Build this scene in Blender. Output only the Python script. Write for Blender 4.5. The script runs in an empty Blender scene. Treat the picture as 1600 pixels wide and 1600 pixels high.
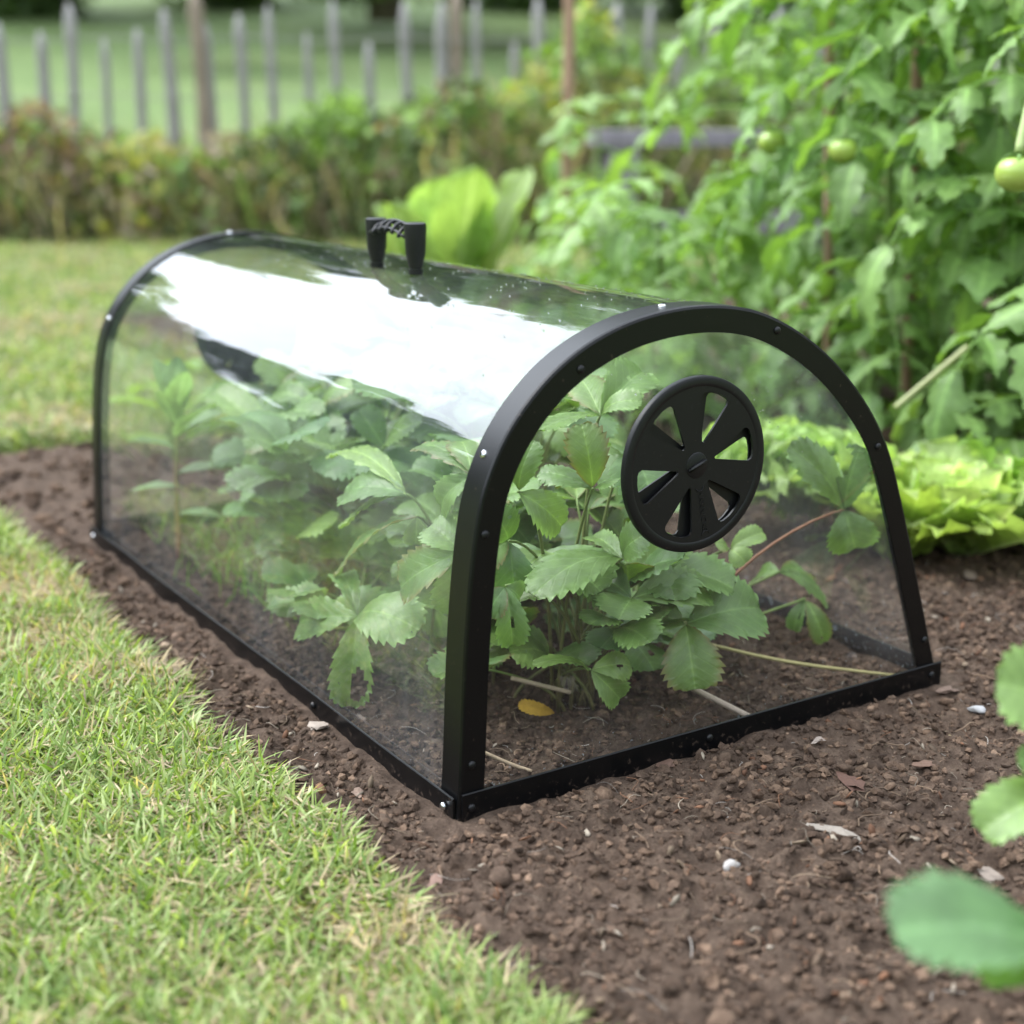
import bpy, bmesh, math, random
import numpy as np
from mathutils import Vector, Matrix
random.seed(7); rng = np.random.default_rng(11)
SC = bpy.context.scene
COL = SC.collection
R = math.radians

# ------------------------------------------------------------------ helpers
def tag(o, label=None, cat=None, group=None, kind=None):
    if label: o['label'] = label
    if cat: o['category'] = cat
    if group: o['group'] = group
    if kind: o['kind'] = kind
    return o

def empty(name, loc, label, cat, group=None, rz=0.0):
    o = bpy.data.objects.new(name, None); COL.objects.link(o)
    o.empty_display_size = 0.05
    o.location = loc; o.rotation_euler = (0, 0, rz)
    return tag(o, label, cat, group)

class MB:
    """collects vertex / face arrays and links them as one mesh object"""
    def __init__(s): s.v = []; s.c = []; s.u = []; s.f = []; s.n = 0
    def add(s, v, f, col=(1, 1, 1), uv=None):
        v = np.asarray(v, float).reshape(-1, 3); n = len(v)
        c = np.broadcast_to(np.asarray(col, float), (n, 3))
        u = np.zeros((n, 3)) if uv is None else np.asarray(uv, float)
        if u.shape[1] == 2: u = np.c_[u, np.zeros(n)]
        s.v.append(v); s.c.append(c); s.u.append(u)
        fs = f if isinstance(f, list) and len(f) and isinstance(f[0], np.ndarray) and f[0].ndim == 2 else [f]
        for q in fs:
            q = np.asarray(q)
            if q.ndim == 2 and len(q): s.f.append(q + s.n)
            else:
                for p in q: s.f.append(np.array([p]) + s.n)
        s.n += n
    def build(s, name, mat, parent=None, smooth=True, origin=None):
        v = np.concatenate(s.v); 
        if parent is not None and origin is None: origin = parent.matrix_world.translation if parent.parent is None else None
        off = np.zeros(3)
        if parent is not None:
            p = parent; 
            while p is not None: off = off + np.array(p.location); p = p.parent
        elif origin is not None: off = np.array(origin)
        v = v - off
        m = bpy.data.meshes.new(name)
        lv = np.concatenate([q.ravel() for q in s.f]); lt = np.concatenate([np.full(len(q), q.shape[1]) for q in s.f])
        m.vertices.add(len(v)); m.vertices.foreach_set('co', v.astype(np.float32).ravel())
        m.loops.add(len(lv)); m.loops.foreach_set('vertex_index', lv.astype(np.int32))
        m.polygons.add(len(lt)); m.polygons.foreach_set('loop_start', np.r_[0, np.cumsum(lt)[:-1]].astype(np.int32))
        m.polygons.foreach_set('use_smooth', np.full(len(lt), bool(smooth)))
        m.update(calc_edges=True)
        a = m.attributes.new('col', 'FLOAT_COLOR', 'POINT')
        a.data.foreach_set('color', np.c_[np.concatenate(s.c), np.ones(len(v))].astype(np.float32).ravel())
        a = m.attributes.new('leafuv', 'FLOAT_VECTOR', 'POINT')
        a.data.foreach_set('vector', np.concatenate(s.u).astype(np.float32).ravel())
        if mat: m.materials.append(mat)
        o = bpy.data.objects.new(name, m); COL.objects.link(o)
        if parent is not None: o.parent = parent
        elif origin is not None: o.location = origin
        return o

def nrm(a): 
    a = np.asarray(a, float); return a / (np.linalg.norm(a, axis=-1, keepdims=True) + 1e-12)

def hash2(ix, iy, seed):
    h = (ix.astype(np.int64) * 374761393 + iy.astype(np.int64) * 668265263 + seed * 1442695041) & 0xffffffff
    h = ((h ^ (h >> 13)) * 1274126177) & 0xffffffff
    h = ((h ^ (h >> 16)) * 2246822519) & 0xffffffff
    return ((h ^ (h >> 15)) & 0xffffff) / float(0xffffff)
def vnoise(x, y, seed=0):
    x = np.asarray(x, float); y = np.asarray(y, float)
    ix = np.floor(x); iy = np.floor(y); fx = x - ix; fy = y - iy
    fx = fx * fx * (3 - 2 * fx); fy = fy * fy * (3 - 2 * fy)
    a = hash2(ix, iy, seed); b = hash2(ix + 1, iy, seed); c = hash2(ix, iy + 1, seed); d = hash2(ix + 1, iy + 1, seed)
    return (a + (b - a) * fx) * (1 - fy) + (c + (d - c) * fx) * fy
def fbm(x, y, oct=4, seed=0):
    t = 0; a = .5
    for i in range(oct): t = t + a * vnoise(x * 2 ** i + 17.3 * i, y * 2 ** i - 9.1 * i, seed + i); a *= .5
    return t

_gf = {}
def grid_faces(r, c):
    if (r, c) not in _gf:
        i = np.arange(r - 1)[:, None] * c + np.arange(c - 1)[None, :]
        i = i.ravel(); _gf[(r, c)] = np.stack([i, i + 1, i + c + 1, i + c], 1)
    return _gf[(r, c)]

def tube(mb, pts, rad, n=6, col=(1, 1, 1), cap=True):
    pts = np.asarray(pts, float); k = len(pts)
    rad = np.broadcast_to(np.asarray(rad, float), (k,))
    t = nrm(np.gradient(pts, axis=0))
    ref = np.array([0, 0, 1.]) if abs(t[0][2]) < .9 else np.array([1., 0, 0])
    a = nrm(np.cross(t[0], ref)); A = []
    for i in range(k):
        a = nrm(a - t[i] * (a @ t[i])); A.append(a)
    A = np.array(A); B = np.cross(t, A)
    th = np.linspace(0, 2 * math.pi, n, endpoint=False)
    v = pts[:, None] + rad[:, None, None] * (A[:, None] * np.cos(th)[None, :, None] + B[:, None] * np.sin(th)[None, :, None])
    i = np.arange(k - 1)[:, None] * n; j = np.arange(n)[None]
    f = np.stack([i + j, i + (j + 1) % n, i + n + (j + 1) % n, i + n + j], -1).reshape(-1, 4)
    col = np.asarray(col, float)
    if col.ndim == 2: col = np.repeat(col, n, 0)
    fl = [f]
    mb.add(v.reshape(-1, 3), fl, col)
    if cap:
        mb.f.append(np.array([list(range(n))[::-1]]) + mb.n - k * n)
        mb.f.append(np.array([list(range(n))]) + mb.n - n)

def bez(a, b, c, d, n=10):
    t = np.linspace(0, 1, n)[:, None]; a, b, c, d = map(np.asarray, (a, b, c, d))
    return a * (1 - t) ** 3 + 3 * b * t * (1 - t) ** 2 + 3 * c * t * t * (1 - t) + d * t ** 3

def box(mb, lo, hi, col=(1, 1, 1), bev=0.0):
    bm = bmesh.new(); bmesh.ops.create_cube(bm, size=1)
    lo = Vector(lo); hi = Vector(hi)
    for v in bm.verts: v.co = Vector(((lo[i] + hi[i]) / 2 + v.co[i] * (hi[i] - lo[i])) for i in range(3))
    if bev: bmesh.ops.bevel(bm, geom=list(bm.edges), offset=bev, segments=2, affect='EDGES', profile=.6)
    addbm(mb, bm, col)
def addbm(mb, bm, col=(1, 1, 1), M=None):
    bm.verts.index_update()
    v = np.array([(M @ x.co if M else x.co)[:] for x in bm.verts])
    by = {}
    for f in bm.faces: by.setdefault(len(f.verts), []).append([x.index for x in f.verts])
    mb.add(v, [np.array(q) for q in by.values()], col); bm.free()

# ------------------------------------------------------------------ leaf surfaces
def surf(mb, C, S, N, hw, rows, cols, fold=.3, ruffle=0, rf=5, corr=0.0, teeth=0, tooth=.1, A=None, col=(.1, .2, .05), edgecol=None, midcol=None, hole=None, seed=0, curl=0.0):
    """a leaf blade along the centre curve C with side S and normal N"""
    v = np.linspace(0, 1, rows); u = np.linspace(-1, 1, cols); V, U = np.meshgrid(v, u, indexing='ij'); aU = np.abs(U)
    L = np.linalg.norm(C[-1] - C[0]) + 1e-9
    W = hw[:, None] * np.ones_like(U)
    dz = np.zeros_like(U)
    T = nrm(np.gradient(C, axis=0))
    fr = np.mod(v * teeth, 1.0)[:, None] if teeth else 0
    if teeth: W = W * (1 + tooth * (fr - .45) * 2 * aU ** 4)
    ph = seed * 1.7
    if ruffle: 
        dz = dz + ruffle * L * aU ** 2.5 * (np.sin(V * rf * 6.283 + ph + np.sign(U) * 1.3) + .5 * np.sin(V * rf * 13.1 + ph * 2.1))
    if corr: dz = dz + corr * L * (np.sin((V * 7 - aU * 2.4) * 6.283)) * np.minimum(aU * 3, 1) * (1 - aU * .3)
    x = U * W
    ca, sa = math.cos(fold), math.sin(fold)
    P = C[:, None] + S[:, None] * (x * ca)[..., None] + N[:, None] * (np.abs(x) * sa - curl * x * x / (hw.max() + 1e-9) + dz)[..., None]
    if teeth: P = P + T[:, None] * (L * .042 * (fr - .4) * aU ** 5)[..., None]
    col = np.asarray(col, float)
    cc = np.broadcast_to(col, (rows, cols, 3)).copy()
    if edgecol is not None: cc = cc + (np.asarray(edgecol) - cc) * (aU ** 6)[..., None] * .6
    if midcol is not None: cc = cc + (np.asarray(midcol) - cc) * (np.clip(1 - aU * 5, 0, 1) * (1 - V * .75))[..., None]
    n1 = vnoise(V * 4 + seed * 3.3, U * 2 + seed, 3)[..., None]; cc = cc * (.82 + .36 * n1)
    f = grid_faces(rows, cols)
    if hole is not None:
        cu = U.ravel()[f].mean(1); cv = V.ravel()[f].mean(1)
        f = f[((cu - hole[0]) ** 2 + ((cv - hole[1]) * 2) ** 2) > hole[2] ** 2 * (.7 + .6 * vnoise(cu * 9, cv * 9, 5))]
    mb.add(P.reshape(-1, 3), [f], cc.reshape(-1, 3), np.c_[U.ravel(), V.ravel(), np.full(U.size, seed % 97)])

def straw_leaflet(mb, base, tip, width, nh, tone=.3, fold=.3, arch=.12, seed=0, hole=None, rows=41, cols=11):
    base = np.asarray(base, float); tip = np.asarray(tip, float); L = np.linalg.norm(tip - base)
    a = nrm(tip - base); s = nrm(np.cross(a, nh)); n = np.cross(s, a)
    t = 1 - (1 - np.linspace(0, 1, rows)) ** 1.5
    C = base + np.outer(t, tip - base) + np.outer(4 * t * (1 - t) * arch * L, n)
    T = nrm(np.gradient(C, axis=0)); S = np.tile(s, (rows, 1)); N = np.cross(S, T)
    sh = np.maximum(t, 0) ** .78 * np.maximum(1 - t, 0) ** .36; sh = sh / sh.max(); sh[0] = .03; sh[-1] = .05
    g = np.array([.080, .170, .055]) * (1 - tone) + np.array([.19, .30, .065]) * tone
    surf(mb, C, S, N, width / 2 * sh, rows, cols, fold=fold, corr=.015, teeth=9, tooth=.115, col=g,
         edgecol=(np.array([.22, .12, .05]) if rng.random() < .14 else g * 1.5 + .02), midcol=g * 1.2 + .01, hole=hole, seed=seed, ruffle=.012, rf=1.3, curl=rng.uniform(.0, .35))

def arc(base, az, e0, e1, L, rows, roll=0.0, azb=0.0):
    """centre curve that starts at elevation e0 and bends to e1"""
    t = np.linspace(0, 1, rows); e = e0 + (e1 - e0) * t; a = az + azb * t
    T = np.stack([np.cos(e) * np.cos(a), np.cos(e) * np.sin(a), np.sin(e)], 1)
    C = base + np.concatenate([[np.zeros(3)], np.cumsum((T[1:] + T[:-1]) / 2, 0)]) * L / (rows - 1)
    S = np.stack([np.sin(a), -np.cos(a), 0 * a], 1); N = np.cross(S, T)
    c, s = math.cos(roll), math.sin(roll)
    return C, S * c + N * s, N * c - S * s

def tomato_leaf(mb, base, az, e0, L, tone, seed):
    C, S, N = arc(base, az, e0, e0 - rng.uniform(1.0, 1.9), L, 10, 0, rng.uniform(-.4, .4))
    g = np.array([.10, .20, .055]) * (1 - tone) + np.array([.22, .34, .11]) * tone
    tube(mb, C, np.linspace(.0022, .001, 10), 5, g * 1.35 + .02, cap=False)
    T = nrm(np.gradient(C, axis=0))
    spec = [(.35, 1), (.35, -1), (.6, 1), (.6, -1), (.82, 1), (.82, -1), (1, 0)]
    for k, (t, sd) in enumerate(spec):
        i = min(int(t * 9), 9); T0 = T[i]
        d = nrm(T0 * (.45 if sd else 1) + S[i] * sd * .9 + N[i] * rng.uniform(-.1, .25))
        a = math.atan2(d[1], d[0]); e = math.asin(max(-1, min(1, d[2])))
        l = L * (.30 if sd else .40) * rng.uniform(.85, 1.2)
        r = 17
        C2, S2, N2 = arc(C[i] + d * .006, a, e, e - rng.uniform(.3, 1.5), l, r, rng.uniform(-.5, .5), rng.uniform(-.4, .4))
        v = np.linspace(0, 1, r); sh = np.sin(np.pi * np.clip(v, 0.02, .985) ** .72) ** .9
        lob = 1 + .22 * np.sin(v * 6.283 * 2.7 + seed)
        surf(mb, C2, S2, N2, l * .27 * sh * lob, r, 7, fold=rng.uniform(-.1, .55), teeth=6, tooth=.16, col=g * rng.uniform(.8, 1.2),
             midcol=g * 1.5, ruffle=.03, rf=2, corr=.012, seed=seed + k, curl=rng.uniform(-.2, .7))
HERO = [
    ('front', (0.101, 0.06, 0.2572), [(0.1113, 0.05, 0.3028, 0.0242, 0.8), (0.1397, 0.05, 0.2229, 0.0363, 0.8)], 0.3),
    ('front', (0.2452, 0.14, 0.2952), [(0.309, 0.16, 0.3269, 0.0437, 0.7), (0.1622, 0.12, 0.2934, 0.0231, 0.3), (0.2636, 0.1, 0.3121, 0.0255, 0.4), (0.2625, 0.2, 0.3204, 0.0364, 0.6)], 0.45),
    ('front', (0.1944, 0.08, 0.243), [(0.1878, 0.09, 0.3017, 0.0348, 0.9), (0.1624, 0.12, 0.2539, 0.0267, 0.6), (0.2007, 0.05, 0.255, 0.0174, 0.3)], 0.55),
    ('front', (0.2218, 0.07, 0.1745), [(0.1099, 0.05, 0.1647, 0.046, 0.5), (0.2274, 0.04, 0.206, 0.033, 0.7), (0.2376, 0.14, 0.1765, 0.0236, 0.5)], 0.5),
    ('front', (0.2263, 0.06, 0.1386), [(0.316, 0.06, 0.1309, 0.0426, 0.7), (0.1963, 0.04, 0.1289, 0.0497, 0.8), (0.224, 0.12, 0.1407, 0.0355, 0.5)], 0.2),
    ('front', (0.2996, 0.07, 0.0966), [(0.3843, 0.06, 0.0995, 0.0592, 0.9), (0.2892, 0.04, 0.0411, 0.053, 0.95), (0.2705, 0.1, 0.1024, 0.037, 0.7)], 0.35),
    ('front', (0.1172, 0.1, 0.2007), [(0.1162, 0.09, 0.1554, 0.0344, 0.9), (0.1004, 0.1, 0.2299, 0.0344, 0.8), (0.0835, 0.1, 0.1853, 0.0287, 0.8)], 0.15),
    ('front', (0.0822, 0.05, 0.1784), [(0.0824, 0.04, 0.127, 0.0286, 0.8), (0.0627, 0.05, 0.1558, 0.0242, 0.8), (0.0967, 0.05, 0.1642, 0.0242, 0.8)], 0.2),
    ('front', (0.1946, 0.08, 0.0679), [(0.2222, 0.07, 0.0357, 0.03, 0.8), (0.2342, 0.07, 0.0668, 0.0264, 0.9), (0.1372, 0.09, 0.0804, 0.0156, 0.3)], 0.6),
    ('front', (0.3948, 0.12, 0.1441), [(0.4307, 0.11, 0.1579, 0.0221, 0.6), (0.4001, 0.1, 0.1328, 0.0247, 0.7), (0.3759, 0.12, 0.1518, 0.0195, 0.6)], 0.8),
    ('right', (0.5342, 0.1, 0.1696), [(0.4695, 0.12, 0.2417, 0.0417, 0.7), (0.5215, 0.07, 0.2449, 0.0336, 0.7), (0.5435, 0.09, 0.1285, 0.0525, 0.7), (0.5455, 0.16, 0.2145, 0.0296, 0.6)], 0.25),
    ('right', (0.5036, 0.16, 0.0905), [(0.5757, 0.16, 0.0429, 0.0306, 0.5), (0.5053, 0.2, 0.0706, 0.0278, 0.5), (0.5852, 0.2, 0.0607, 0.0278, 0.5)], 0.2),
    ('right', (0.5243, 0.14, 0.0616), [(0.5361, 0.12, 0.0152, 0.0251, 0.6), (0.5098, 0.14, 0.0275, 0.0181, 0.4)], 0.3),
    ('side', (0.05, 0.2735, 0.0906), [(0.03, 0.3703, 0.0588, 0.0418, 0.8), (0.07, 0.184, 0.0992, 0.0532, 0.8), (0.03, 0.2571, 0.0056, 0.0405, 0.9), (0.07, 0.3552, 0.1071, 0.0253, 0.6)], 0.3),
    ('side', (0.1, 0.2401, 0.1941), [(0.06, 0.334, 0.1158, 0.0298, 0.5), (0.1, 0.2424, 0.165, 0.0248, 0.4)], 0.35),
    ('side', (0.1, 0.2589, 0.2118), [(0.07, 0.3384, 0.1986, 0.0413, 0.6), (0.08, 0.3601, 0.1583, 0.0275, 0.4), (0.1, 0.4215, 0.218, 0.0313, 0.6)], 0.65),
    ('side', (0.09, 0.1366, 0.1856), [(0.06, 0.2006, 0.1396, 0.0443, 0.7), (0.08, 0.1777, 0.2016, 0.035, 0.8), (0.08, 0.1463, 0.1243, 0.035, 0.7)], 0.4),
    ('side', (0.1, 0.1342, 0.2568), [(0.1, 0.2325, 0.2642, 0.0288, 0.6), (0.09, 0.1733, 0.2196, 0.0323, 0.7), (0.12, 0.1882, 0.275, 0.0288, 0.6)], 0.5),
    ('middle', (0.12, 0.5622, 0.0863), [(0.1, 0.6534, 0.0448, 0.0377, 0.6), (0.12, 0.4729, 0.127, 0.0407, 0.6), (0.14, 0.6423, 0.1002, 0.0377, 0.6)], 0.55),
    ('middle', (0.16, 0.7297, 0.1699), [(0.13, 0.8431, 0.2195, 0.0488, 0.5), (0.13, 0.7581, 0.116, 0.0325, 0.5), (0.16, 0.5831, 0.2279, 0.0488, 0.6)], 0.4),
    ('middle', (0.18, 0.6257, 0.2264), [(0.16, 0.7238, 0.2244, 0.0387, 0.6), (0.2, 0.5603, 0.2656, 0.0387, 0.6), (0.16, 0.551, 0.1954, 0.0387, 0.7)], 0.4),
    ('middle', (0.2, 0.499, 0.2004), [(0.18, 0.5217, 0.2436, 0.0368, 0.7), (0.2, 0.4068, 0.2464, 0.0368, 0.7), (0.18, 0.4783, 0.162, 0.0368, 0.7)], 0.25),
]
# ------------------------------------------------------------------ materials
def new_mat(name):
    m = bpy.data.materials.new(name); m.use_nodes = True; nt = m.node_tree
    for n in list(nt.nodes): nt.nodes.remove(n)
    out = nt.nodes.new('ShaderNodeOutputMaterial'); return m, nt, out
def nd(nt, t, **kw):
    n = nt.nodes.new(t)
    for k, v in kw.items():
        if k.startswith('_'): setattr(n, k[1:], v)
        else: n.inputs[k.replace('__', ' ')].default_value = v
    return n
def math_(nt, op, a, b=None, c=None):
    n = nt.nodes.new('ShaderNodeMath'); n.operation = op
    for i, x in enumerate((a, b, c)):
        if x is None: continue
        if isinstance(x, (int, float)): n.inputs[i].default_value = x
        else: nt.links.new(x, n.inputs[i])
    return n.outputs[0]
def noise(nt, scale, detail=4, rough=.6, vec=None, dist=0):
    n = nt.nodes.new('ShaderNodeTexNoise'); n.inputs['Scale'].default_value = scale; n.inputs['Detail'].default_value = detail
    n.inputs['Roughness'].default_value = rough; n.inputs['Distortion'].default_value = dist
    if vec is not None: nt.links.new(vec, n.inputs['Vector'])
    return n
def ramp(nt, fac, stops):
    n = nt.nodes.new('ShaderNodeValToRGB'); cr = n.color_ramp
    while len(cr.elements) < len(stops): cr.elements.new(.5)
    for e, (p, c) in zip(cr.elements, stops): e.position = p; e.color = (*c, 1) if len(c) == 3 else c
    nt.links.new(fac, n.inputs['Fac']); return n.outputs['Color']
def mixc(nt, a, b, fac, mode='MIX'):
    n = nt.nodes.new('ShaderNodeMix'); n.data_type = 'RGBA'; n.blend_type = mode
    for k, x in ((0, fac), (6, a), (7, b)):
        if isinstance(x, (int, float)): n.inputs[k].default_value = x
        elif isinstance(x, tuple): n.inputs[k].default_value = (*x, 1)
        else: nt.links.new(x, n.inputs[k])
    return n.outputs[2]
def bump(nt, h, strength, dist):
    b = nt.nodes.new('ShaderNodeBump'); b.inputs['Strength'].default_value = strength; b.inputs['Distance'].default_value = dist
    nt.links.new(h, b.inputs['Height']); return b.outputs['Normal']
def principled(nt, col=None, rough=.5, spec=.5, normal=None):
    p = nt.nodes.new('ShaderNodeBsdfPrincipled')
    if isinstance(col, tuple): p.inputs['Base Color'].default_value = (*col, 1)
    elif col is not None: nt.links.new(col, p.inputs['Base Color'])
    if isinstance(rough, (int, float)): p.inputs['Roughness'].default_value = rough
    else: nt.links.new(rough, p.inputs['Roughness'])
    p.inputs['Specular IOR Level'].default_value = spec
    if normal is not None: nt.links.new(normal, p.inputs['Normal'])
    return p
def attr(nt, name):
    a = nt.nodes.new('ShaderNodeAttribute'); a.attribute_name = name; return a

def leaf_mat(name, trans=.3, rough=.42, veins=True, spec=.45, vk=6.5, tcol=(1.5, 1.6, .55)):
    m, nt, out = new_mat(name); L = nt.links
    c = attr(nt, 'col').outputs['Color']; obj = nt.nodes.new('ShaderNodeTexCoord').outputs['Object']
    n1 = noise(nt, 60, 3, .6, obj).outputs['Fac']; n2 = noise(nt, 450, 3, .6, obj).outputs['Fac']
    c = mixc(nt, c, mixc(nt, (.6, .62, .6), (1.35, 1.3, 1.3), n1), 1.0, 'MULTIPLY')
    h = n2
    if veins:
        uv = attr(nt, 'leafuv').outputs['Vector']; sp = nt.nodes.new('ShaderNodeSeparateXYZ'); L.new(uv, sp.inputs[0])
        au = math_(nt, 'ABSOLUTE', sp.outputs[0])
        ph = math_(nt, 'MULTIPLY', math_(nt, 'SUBTRACT', sp.outputs[1], math_(nt, 'MULTIPLY', au, .34)), vk)
        fr = math_(nt, 'ABSOLUTE', math_(nt, 'SUBTRACT', math_(nt, 'FRACT', ph), .5))
        side = math_(nt, 'SUBTRACT', 1, math_(nt, 'MULTIPLY', math_(nt, 'SUBTRACT', .5, fr), 11)); side = math_(nt, 'MAXIMUM', side, 0)
        mid = math_(nt, 'MAXIMUM', math_(nt, 'SUBTRACT', 1, math_(nt, 'MULTIPLY', au, 16)), 0)
        vn = math_(nt, 'MAXIMUM', math_(nt, 'MULTIPLY', side, .38), math_(nt, 'MULTIPLY', mid, .7))
        c = mixc(nt, c, mixc(nt, c, (1.55, 1.45, 1.6), 1.0, 'MULTIPLY'), vn)
        h = math_(nt, 'SUBTRACT', math_(nt, 'MULTIPLY', n2, .3), vn)
    nb = bump(nt, h, .35, .0012)
    p = principled(nt, c, rough, spec, nb)
    tr = nt.nodes.new('ShaderNodeBsdfTranslucent'); L.new(mixc(nt, c, tcol, 1.0, 'MULTIPLY'), tr.inputs['Color'])
    mx = nt.nodes.new('ShaderNodeMixShader'); mx.inputs[0].default_value = trans
    L.new(p.outputs[0], mx.inputs[1]); L.new(tr.outputs[0], mx.inputs[2]); L.new(mx.outputs[0], out.inputs[0])
    return m

def attr_mat(name, rough=.8, spec=.3, nscale=80, bstr=.5, bdist=.003, var=.5, trans=0):
    m, nt, out = new_mat(name); L = nt.links
    c = attr(nt, 'col').outputs['Color']; obj = nt.nodes.new('ShaderNodeTexCoord').outputs['Object']
    n = noise(nt, nscale, 6, .65, obj).outputs['Fac']
    c = mixc(nt, c, mixc(nt, (1 - var,) * 3, (1 + var,) * 3, n), 1.0, 'MULTIPLY')
    p = principled(nt, c, rough, spec, bump(nt, n, bstr, bdist))
    if trans:
        tr = nt.nodes.new('ShaderNodeBsdfTranslucent'); L.new(c, tr.inputs['Color'])
        mx = nt.nodes.new('ShaderNodeMixShader'); mx.inputs[0].default_value = trans
        L.new(p.outputs[0], mx.inputs[1]); L.new(tr.outputs[0], mx.inputs[2]); L.new(mx.outputs[0], out.inputs[0])
    else: L.new(p.outputs[0], out.inputs[0])
    return m

def black_mat(name, col, rough, spec, bs=.05, scale=900):
    m, nt, out = new_mat(name); obj = nt.nodes.new('ShaderNodeTexCoord').outputs['Object']
    n = noise(nt, scale, 2, .5, obj).outputs['Fac']; n2 = noise(nt, 14, 5, .6, obj).outputs['Fac']
    r = math_(nt, 'ADD', rough - .08, math_(nt, 'MULTIPLY', n2, .16))
    c = mixc(nt, col, tuple(x * 2.2 + .004 for x in col), math_(nt, 'MULTIPLY', math_(nt, 'GREATER_THAN', noise(nt, 260, 2, .5, obj).outputs['Fac'], .69), .5))
    sx = nt.nodes.new('ShaderNodeSeparateXYZ'); nt.links.new(nt.nodes.new('ShaderNodeNewGeometry').outputs['Position'], sx.inputs[0])
    low = math_(nt, 'MAXIMUM', math_(nt, 'SUBTRACT', 1, math_(nt, 'MULTIPLY', sx.outputs[2], 38)), 0)      # soil splashed on whatever stands near the ground
    sp = math_(nt, 'GREATER_THAN', math_(nt, 'ADD', noise(nt, 190, 5, .7, obj).outputs['Fac'], math_(nt, 'MULTIPLY', low, .09)), .672)
    c = mixc(nt, c, (.055, .040, .032), math_(nt, 'MULTIPLY', sp, .75))
    p = principled(nt, c, r, spec, bump(nt, n, bs, .0004)); nt.links.new(p.outputs[0], out.inputs[0]); return m

def soil_mat(name='soil', bd=.008, tint=False):
    m, nt, out = new_mat(name); obj = nt.nodes.new('ShaderNodeTexCoord').outputs['Object']
    big = noise(nt, 3, 4, .6, obj).outputs['Fac']; mid = noise(nt, 55, 6, .7, obj).outputs['Fac']; fine = noise(nt, 420, 6, .75, obj).outputs['Fac']
    c = ramp(nt, mid, [(.25, (.040, .028, .0215)), (.5, (.090, .066, .051)), (.72, (.160, .121, .094))])
    c = mixc(nt, c, mixc(nt, (.7, .68, .66), (1.35, 1.28, 1.22), big), 1.0, 'MULTIPLY')
    c = mixc(nt, c, mixc(nt, (.45, .45, .45), (1.6, 1.55, 1.5), fine), 1.0, 'MULTIPLY')
    sp = math_(nt, 'GREATER_THAN', noise(nt, 260, 2, .5, obj).outputs['Fac'], .715)
    c = mixc(nt, c, (.20, .15, .11), math_(nt, 'MULTIPLY', sp, .7))
    if tint: c = mixc(nt, c, attr(nt, 'col').outputs['Color'], 1.0, 'MULTIPLY')
    h = math_(nt, 'ADD', math_(nt, 'MULTIPLY', mid, .8), math_(nt, 'MULTIPLY', fine, .5))
    p = principled(nt, c, .92, .15, bump(nt, h, 1.0, bd)); nt.links.new(p.outputs[0], out.inputs[0]); return m

def turf_mat(name, cols, s=1.0):
    m, nt, out = new_mat(name); obj = nt.nodes.new('ShaderNodeTexCoord').outputs['Object']
    n = noise(nt, 4 * s, 6, .7, obj).outputs['Fac']; f = noise(nt, 90 * s, 5, .7, obj).outputs['Fac']
    c = ramp(nt, n, cols); c = mixc(nt, c, mixc(nt, (.45, .45, .45), (1.6, 1.55, 1.5), f), 1.0, 'MULTIPLY')
    p = principled(nt, c, .85, .2, bump(nt, f, .8, .012 / s)); nt.links.new(p.outputs[0], out.inputs[0]); return m

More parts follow.
